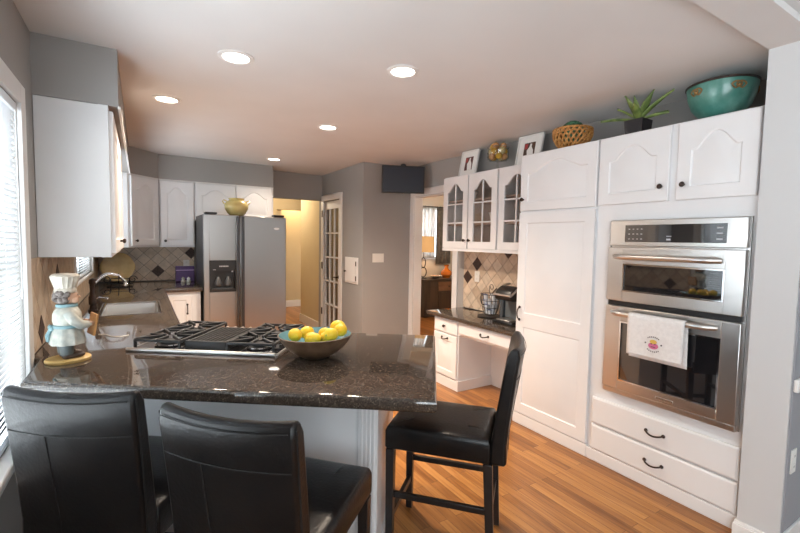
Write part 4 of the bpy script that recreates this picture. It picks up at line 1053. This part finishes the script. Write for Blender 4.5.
for j in range(7):
    for i in range(11):
        a = 2 * PI * (i + .5 * (j % 2)) / 11; e = .15 + j * .19
        c = Vector((math.cos(a) * math.cos(e), math.sin(a) * math.cos(e), math.sin(e)))
        m.ball(tuple(c * .075 + Vector((0, 0, .128))), .020, (.9, .9, .6), 6)
obj('scales', m, GRN, t)
# agave in a black square pot
t = thing('potted_agave', 'spiky green agave in a square black pot above the oven doors', 'potted plant', (2.80, 1.603, ZT))
m = M(); m.rings([[(-.052, -.052, 0), (.052, -.052, 0), (.052, .052, 0), (-.052, .052, 0)], [(-.060, -.060, .118), (.060, -.060, .118), (.060, .060, .118), (-.060, .060, .118)], [(-.053, -.053, .118), (.053, -.053, .118), (.053, .053, .118), (-.053, .053, .118)], [(-.050, -.050, .10), (.050, -.050, .10), (.050, .050, .10), (-.050, .050, .10)]]); obj('pot', m, mat('black_pot', (0.02, 0.017, 0.02), 0.5), t, smooth=20)
m = M(); rnd = random.Random(4)
for k in range(26): m.ball((rnd.uniform(-.04, .04), rnd.uniform(-.04, .04), .112), .011, n=6)
obj('red_moss', m, mat('moss_red', (0.25, 0.07, 0.04), 0.8), t)
AG = noisy(mat('agave_green', (0.15, 0.22, 0.05), 0.45), (0.08, 0.13, 0.03), (0.26, 0.33, 0.09), 14, 3)
def leaf(az, el, L, wdt, bend):
    m = M()
    def fn(u, v):
        s = u; e = el - bend * s
        q = Vector((s * L * math.cos(el) * (1 + .1 * s), 0, s * L * math.sin(el) - bend * L * .35 * s * s))
        w = wdt * (math.sin(PI * min(1, s * .62 + .22)) if s < .55 else math.sin(PI * .561) * max(0.0, (1 - s) / .45)) * (v - .5) * 2
        z = .012 * (abs(v - .5) * 2) ** 2
        p = Vector((q.x, w, q.z + z)); c, s_ = math.cos(az), math.sin(az)
        return (p.x * c - p.y * s_, p.x * s_ + p.y * c, p.z + .112)
    m.grid(fn, 12, 4)
    return obj('leaf', m, AG, t, solid=.003)
for az, el, L, wd in ((1.55, .30, .26, .026), (1.9, .75, .16, .024), (-2.0, .95, .21, .026), (-1.45, .75, .25, .027), (-1.2, .28, .16, .024), (2.6, 1.1, .20, .026), (.3, .8, .20, .026), (-2.8, .55, .17, .026), (-.5, .45, .20, .024), (3.0, 1.3, .17, .022)):
    leaf(az, el, L, wd, .25)
# large turquoise bowl
TQ = noisy(mat('turquoise_glaze', (0.10, 0.36, 0.32), 0.3, coat=0.3), (0.05, 0.20, 0.165), (0.15, 0.34, 0.285), 9, 5, lo=.4, hi=.68)
N, L, b = nodes(TQ)
t = thing('turquoise_bowl', 'large turquoise bowl with gold scroll work beside the white pier', 'bowl', (2.845, 1.158, ZT))
prof = [(.001, 0), (.075, 0), (.080, .02), (.072, .028), (.11, .05), (.152, .10), (.174, .16), (.181, .205), (.183, .222)]
m = M(); m.lathe(prof + [(.176, .224), (.166, .16), (.14, .10), (.09, .06), (.001, .05)], 48); obj('bowl_body', m, TQ, t, smooth=50)
m = M(); m.lathe([(.181, .218), (.189, .221), (.189, .230), (.180, .233), (.174, .226)], 48); obj('rim', m, mat('dark_copper_rim', (0.055, 0.035, 0.03), 0.4, .4), t)
m = M(); m.lathe([(.076, -.0), (.083, .003), (.083, .021), (.071, .029), (.068, .026)], 32, wob=lambda u, z: 1 + .03 * math.cos(2 * PI * u * 22)); obj('foot', m, mat('dark_copper_foot', (0.06, 0.045, 0.035), 0.5, .3), t)
GOLD = mat('gold_scroll', (0.34, 0.19, 0.07), 0.4, .5)
def on_bowl(a, z):
    for (r0, z0), (r1, z1) in zip(prof, prof[1:]):
        if z0 <= z <= z1 and z1 > z0:
            r = r0 + (r1 - r0) * (z - z0) / (z1 - z0) + .002; return (r * math.cos(a), r * math.sin(a), z)
    return (.185 * math.cos(a), .185 * math.sin(a), z)
for k in range(5):
    a0 = 2 * PI * k / 5 + 2.75 - 2 * PI / 5; m = M()
    for s in (-1, 1):
        pts = []
        for i in range(16):
            th = i / 15 * 1.6 * PI; rr_ = .040 * (1 - .55 * i / 15)
            pts.append(on_bowl(a0 + s * (.10 + rr_ * math.cos(th) * 4.4 - .06), .178 + rr_ * .55 * math.sin(th)))
        m.tube(pts, [.005 - .002 * i / 15 for i in range(16)], 6)
        m.tube([on_bowl(a0 + s * q, .172 - .012 * math.sin(q * 18)) for q in (.0, .05, .10, .15, .20)], .0042, 6)
    m.ball(on_bowl(a0, .176), .010, (1, 1, 1), 8)
    obj('scroll_ornament', m, GOLD, t)

t.scale = (.92, .92, .96)
# ================================================================== ON THE DESK
ZD = 0.7405
t = thing('coffee_maker', 'black pod coffee maker with a silver band beside the pantry cabinet', 'coffee maker', (2.88, 2.72, ZD), FACE_W)
obj('base', M().prism([(-.12, -.13), (.12, -.13), (.12, .14), (-.12, .14)], 0, .03), BLACK, t, bevel=0.008)
GYP = mat('coffee_grey', (0.10, 0.11, 0.115), 0.35)
obj('rear_column', M().prism([(.02, .0305), (.138, .0305), (.138, .27), (.10, .31), (.02, .30)], -.115, .115, 'x'), GYP, t, bevel=0.012)
obj('brew_head', M().prism([(-.125, .215), (.018, .20), (.018, .335), (-.06, .335), (-.115, .30), (-.135, .25)], -.10, .10, 'x'), BLACK, t, bevel=0.015)
m = M(); pts = []
for i in range(13):
    a = i / 12; pts.append((0, -.132 + a * .20, .262 + .085 * math.sin(a * PI * .55)))
for s in (-1, 1): m.tube([(s * .103, p[1], p[2]) for p in pts], .010, 8)
m.tube([(-.103, pts[0][1], pts[0][2]), (.103, pts[0][1], pts[0][2])], .010, 8)
obj('silver_band', m, STEEL, t)
obj('drip_tray', B(-.075, -.125, .0305, .075, 0.01, .042), STEEL, t, bevel=0.003)
obj('water_tank', B(-.165, .0, .0, -.120, .135, .30), mat('tank_grey', (0.07, 0.08, 0.09), 0.1), t, bevel=0.01)
# teacup-shaped wire rack full of pods
t = thing('pod_holder', 'teacup shaped black wire holder filled with white coffee pods', 'wire holder', (2.93, 3.055, ZD))
m = M(); 
def cupr(z): return .055 + .042 * (z / .20) ** .6
for k in range(14):
    a = 2 * PI * k / 14; m.tube([(cupr(z) * math.cos(a), cupr(z) * math.sin(a), .022 + z) for z in (0, .05, .10, .15, .20)], .0026, 6)
for z in (0, .07, .14, .20): m.tube([(cupr(z) * math.cos(2 * PI * k / 28), cupr(z) * math.sin(2 * PI * k / 28), .022 + z) for k in range(28)], .003, 6, True)
obj('wire_cup', m, IRON, t)
m = M(); m.tube([(0, .093, .19), (0, .135, .20), (0, .150, .16), (0, .125, .11), (0, .088, .10)], .004, 7); obj('wire_handle', m, IRON, t)
m = M(); m.lathe([(.001, 0), (.115, 0), (.125, .010), (.118, .012), (.05, .006), (.001, .006)], 28); obj('saucer', m, IRON, t)
m = M(); pts = []
for i in range(20):
    a = i / 19 * 2.2 * PI; r = .03 * (1 - .5 * i / 19); pts.append((0, -.01 + r * math.cos(a), .29 + r * math.sin(a)))
m.tube([(0, 0, .21), (0, .02, .25)] + pts, .003, 6); obj('wire_scroll', m, IRON, t)
POD = mat('pod_white', (0.74, 0.76, 0.80), 0.4); PODB = mat('pod_blue', (0.12, 0.16, 0.42), 0.4)
k = 0
for lay in range(4):
    n = 5
    for i in range(n):
        a = 2 * PI * i / n + lay * .62; z = .012 + .03 + lay * .048; r = cupr(z - .02) - .033
        p = thing('coffee_pod', 'small white coffee pod showing through the wire holder', 'coffee pod', (2.93 + r * math.cos(a), 3.055 + r * math.sin(a), ZD + z - .012), a, 'coffee pods in the wire holder')
        m = M(); m.x = Matrix.Rotation(PI / 2, 4, 'Y') if lay % 2 == 9 else Matrix.Identity(4)
        m.lathe([(.001, 0), (.018, 0), (.0225, .040), (.001, .040)], 14); obj('pod_cup', m, POD, p)
        m = M(); m.lathe([(.0228, .0402), (.025, .0405), (.025, .043), (.001, .043)], 14); obj('lid', m, PODB if (i + lay) % 3 == 0 else POD, p)

# ================================================================== STUDY SEEN THROUGH THE DOORWAY
DW = noisy(mat('dark_sideboard_wood', (0.045, 0.03, 0.022), 0.35), (0.03, 0.02, 0.015), (0.07, 0.045, 0.03), 10, 4, stretch=(1, 1, .15))
BR = noisy(mat('brown_drawer_wood', (0.16, 0.075, 0.035), 0.35), (0.11, 0.05, 0.025), (0.20, 0.10, 0.05), 10, 4, stretch=(.3, 1, 1))
t = thing('sideboard', 'dark wood sideboard under the lamp in the far room', 'sideboard', (4.60, 6.58, 0))
obj('carcass', B(0.02, .02, 0.0, 1.38, .48, 0.70), DW, t, bevel=0.004)
obj('top', B(0, 0, 0.7005, 1.40, .50, 0.735), DW, t, bevel=0.006)
for k in range(2):
    o = obj('drawer', B(.34 + k * .52, .006, .50, .82 + k * .52, .0195, .68), BR, t, bevel=0.006)
    knob(o, .58 + k * .52, .59, .006)
    obj('cupboard_door', B(.34 + k * .52, .006, .06, .82 + k * .52, .0195, .47), DW, t, bevel=0.006)
SHADE = mat('lamp_shade_amber', (0.62, 0.40, 0.17), 0.7, emit=(1.0, 0.60, 0.28), es=0.18)
t = thing('table_lamp', 'table lamp with amber drum shade and looped iron base', 'lamp', (4.735, 6.83, 0.7355))
m = M(); m.lathe([(.001, 0), (.075, 0), (.07, .012), (.012, .02), (.010, .04)], 20); obj('foot', m, IRON, t)
m = M(); m.tube([(0.075 * math.sin(2 * PI * k / 24), 0, .125 + .095 * math.cos(2 * PI * k / 24)) for k in range(24)], .010, 8, True); m.tube([(0.05 * math.sin(2 * PI * k / 24), 0, .31 + .10 * math.cos(2 * PI * k / 24)) for k in range(24)], .010, 8, True); m.tube([(0, 0, .40), (0, 0, .60)], .006, 8)
obj('loop_stem', m, IRON, t)
m = M(); m.lathe([(.215, .52), (.20, .825), (.198, .825), (.213, .52)], 36); obj('lamp_shade', m, SHADE, t)
bulb('table_lamp_bulb', (4.735, 6.83, 1.36), 5, (1.0, 0.62, 0.28), 0.05)
t = thing('shell_dish', 'shallow white dish on the far sideboard right of the lamp', 'dish', (5.02, 6.80, 0.7355))
m = M(); m.lathe([(.001, 0), (.05, 0), (.13, .05), (.125, .055), (.05, .012), (.001, .010)], 28, wob=lambda u, z: 1 + .05 * math.cos(2 * PI * u * 9) * z / .05); obj('dish_body', m, CHINA, t)
m = M(); rnd = random.Random(2)
for k in range(9): a = rnd.random() * 6.3; m.ball((.05 * math.cos(a), .05 * math.sin(a), .045), .03, (1, .7, .6), 6)
obj('shells', m, mat('shell_peach', (0.60, 0.36, 0.22), 0.5), t)
t = thing('amber_vase', 'squat orange amber vase at the right on the far sideboard', 'vase', (5.33, 6.86, 0.7355))
m = M(); m.lathe([(.001, 0), (.07, 0), (.115, .06), (.11, .12), (.05, .17), (.035, .21), (.055, .25), (.045, .25), (.028, .21), (.001, .19)], 28); obj('vase_body', m, mat('amber_glass', (0.60, 0.17, 0.015), 0.15, coat=.5), t)
m = M(); m.lathe([(.052, .246), (.059, .25), (.052, .256), (.046, .25)], 24); obj('lip', m, mat('amber_lip', (0.5, 0.14, 0.01), 0.15), t)
# study window with sheer and drape
m = M(); a, b_, c, d_ = 4.78, 5.42, 1.15, 2.12
m.box(a - .06, 7.185, c - .06, a, 7.2, d_ + .06); m.box(b_, 7.185, c - .06, b_ + .06, 7.2, d_ + .06); m.box(a, 7.185, d_, b_, 7.2, d_ + .06); m.box(a, 7.185, c - .06, b_, 7.2, c)
f = struct('window_4', m, TRIM, smooth=0); obj('pane', B(a, 7.25, c, b_, 7.255, d_), GLASS, f, smooth=0)
def drape(name, label, cat, x0, x1, z0, z1, y, amp, n, mt):
    t = thing(name, label, cat, ((x0 + x1) / 2, y, z0))
    w = x1 - x0
    m = M(); m.grid(lambda u, v: ((u - .5) * w, amp * math.sin(u * n * 2 * PI) * (1 - .3 * v), v * (z1 - z0)), n * 10, 6); obj('fabric', m, mt, t, solid=.003)
    m = M()
    for k in range(n + 1): 
        c_ = ((k / n - .5) * w, 0, z1 - z0 + .012); m.tube([(c_[0], c_[1] + .017 * math.cos(q * PI / 6), c_[2] + .017 * math.sin(q * PI / 6)) for q in range(12)], .002, 5, True)
    obj('rings', m, IRON, t)
SHEER = mat('sheer_white', (0.85, 0.86, 0.86), 0.8); SHEER.node_tree.nodes['Principled BSDF'].inputs['Transmission Weight'].default_value = 0.35; SHEER.node_tree.nodes['Principled BSDF'].inputs['Roughness'].default_value = 0.9
DRP = noisy(mat('drape_grey', (0.17, 0.165, 0.15), 0.85), (0.13, 0.125, 0.115), (0.21, 0.20, 0.185), 20, 3)
drape('sheer_curtain', 'white sheer curtain over the far room window', 'curtain', 4.70, 5.22, 1.12, 2.16, 7.13, .012, 6, SHEER)
drape('grey_drape', 'pleated grey drape beside the white sheer in the far room', 'curtain', 5.24, 5.62, 1.0, 2.16, 7.11, .028, 4, DRP)
t = thing('curtain_rod', 'long metal curtain rod across the top of the far room window', 'curtain rod', (5.2, 7.11, 2.172))
m = M(); m.tube([(-.85, 0, 0), (.75, 0, 0)], .010, 8); obj('rod', m, IRON, t)
for x in (-.80, .70): 
    m = M(); m.box(x - .01, 0, -.01, x + .01, .09, .01); obj('bracket', m, IRON, t, smooth=0)
for x in (-.87, .77):
    m = M(); m.ball((x, 0, 0), .025); obj('finial', m, IRON, t)

# ================================================================== STOOLS
def make_stool(label):
    t = thing('bar_stool', label, 'bar stool', (0, 0, 0), 0, 'black leather stools at the granite bar')
    sw, sd0, sd1, zs0, zs1 = .200, -.235, .245, .505, .620
    def ringz(z, ins, dome=0):
        return [(x * (1), y, z + dome) for x, y in [(-sw + ins, sd0 + ins), (-sw * .5, sd0 + ins), (0, sd0 + ins), (sw * .5, sd0 + ins), (sw - ins, sd0 + ins), (sw - ins, 0), (sw - ins, sd1 - ins), (sw * .5, sd1 - ins), (0, sd1 - ins), (-sw * .5, sd1 - ins), (-sw + ins, sd1 - ins), (-sw + ins, 0)]]
    m = M(); m.rings([ringz(zs0, .006), ringz(zs0 + .012, 0), ringz(zs1 - .030, 0), ringz(zs1 - .008, .008), ringz(zs1, .035), ringz(zs1 + .004, .11)])
    seat = obj('seat', m, LEATHER, t, smooth=60, bevel=0.006)
    # upholstered back: slightly hollow, leaning away
    def bpt(u, s, side):
        z = .505 + s * .515
        hw = .198 + .008 * s
        lean = -.235 - .065 * max(0, s - .18) ** 1.1 * 1.2
        x = (u - .5) * 2 * hw
        cur = -.022 * s * (1 - ((u - .5) * 2) ** 2)
        th = .070 - .018 * s
        y = lean + cur - (th if side else 0)
        z += (.010 * ((u - .5) * 2) ** 2 - .004) * s
        return (x, y, z)
    m = M(); rings = []
    SS = [0, .03, .18, .4, .6, .8, .93, .98, 1.0]; nu = 8
    for s in SS:
        tp = max(0, (s - .95) / .05) * .014 + max(0, (.03 - s) / .03) * .008; r = []
        for i in range(nu + 1): p = bpt(i / nu, s, 0); r.append((p[0] * (1 - tp * 1.5), p[1] - tp * (1), p[2]))
        for i in range(nu, -1, -1): p = bpt(i / nu, s, 1); r.append((p[0] * (1 - tp * 1.5), p[1] + tp * 1, p[2]))
        rings.append(r)
    m.rings(rings)
    back = obj('backrest', m, LEATHER, t, bevel=0.012, seg=3, smooth=60)
    m = M()
    def on_back(u, s): p = bpt(u, s, 1); return (p[0], p[1] - .0006, p[2])
    m.tube([on_back(.03 + i * .94 / 14, .75) for i in range(15)], .0020, 6)
    m.tube([on_back(.04 + i * .92 / 14, .955) for i in range(15)], .0018, 6)
    m.tube([on_back(.34, .04 + i * .0710) for i in range(11)], .0022, 6)
    m.tube([(p[0] * 1.004, p[1] + .012, p[2]) for p in [bpt(1, .03 + i * .093, 1) for i in range(11)]], .0026, 6)
    m.tube([(p[0] * 1.004, p[1] + .012, p[2]) for p in [bpt(0, .03 + i * .093, 1) for i in range(11)]], .0026, 6)
    obj('seam', m, SEAM, back)
    L = .020
    def legm(x, y, dx, dy):
        m = M(); a = .504
        m.rings([[(x + dx - .016, y + dy - .016, 0), (x + dx + .016, y + dy - .016, 0), (x + dx + .016, y + dy + .016, 0), (x + dx - .016, y + dy + .016, 0)], [(x - L, y - L, a), (x + L, y - L, a), (x + L, y + L, a), (x - L, y + L, a)]])
        return m
    for x in (-.178, .178):
        obj('leg', legm(x, .222, 0, 0), BWOOD, t, bevel=0.002)
        obj('leg', legm(x, -.225, 0, -.025), BWOOD, t, bevel=0.002)
    for x in (-.178, .178): obj('stretcher', B(x - .010, -.22, .27, x + .010, .204, .297), BWOOD, t, bevel=0.002)
    obj('stretcher', B(-.160, .210, .155, .160, .232, .185), BWOOD, t, bevel=0.002)
    obj('stretcher', B(-.160, -.245, .22, .160, -.227, .247), BWOOD, t, bevel=0.002)
    return t
def face(d): return math.atan2(-d[0], d[1])
s1 = make_stool('black leather bar stool at the left by the window')
s1.location = (0.01, 1.80, 0); s1.rotation_euler = (0, 0, -0.62)
dup(s1, (0.424, 1.360, 0), -0.826, 'middle black bar stool, back to the camera under the bar edge')
dup(s1, (1.268, 1.612, 0), 0.727, 'black bar stool at the right end of the bar, seen from its side')

# cord on the dining-room floor
m = M(); m.tube([(2.92, .60, .006), (2.84, .615, .006), (2.76, .585, .02), (2.73, .545, .05), (2.76, .50, .04), (2.83, .47, .006), (2.90, .42, .006)], .006, 8)
tag(obj('black_cord', m, BLACK), 'black cord looped on the floor at the far right edge', 'cord')
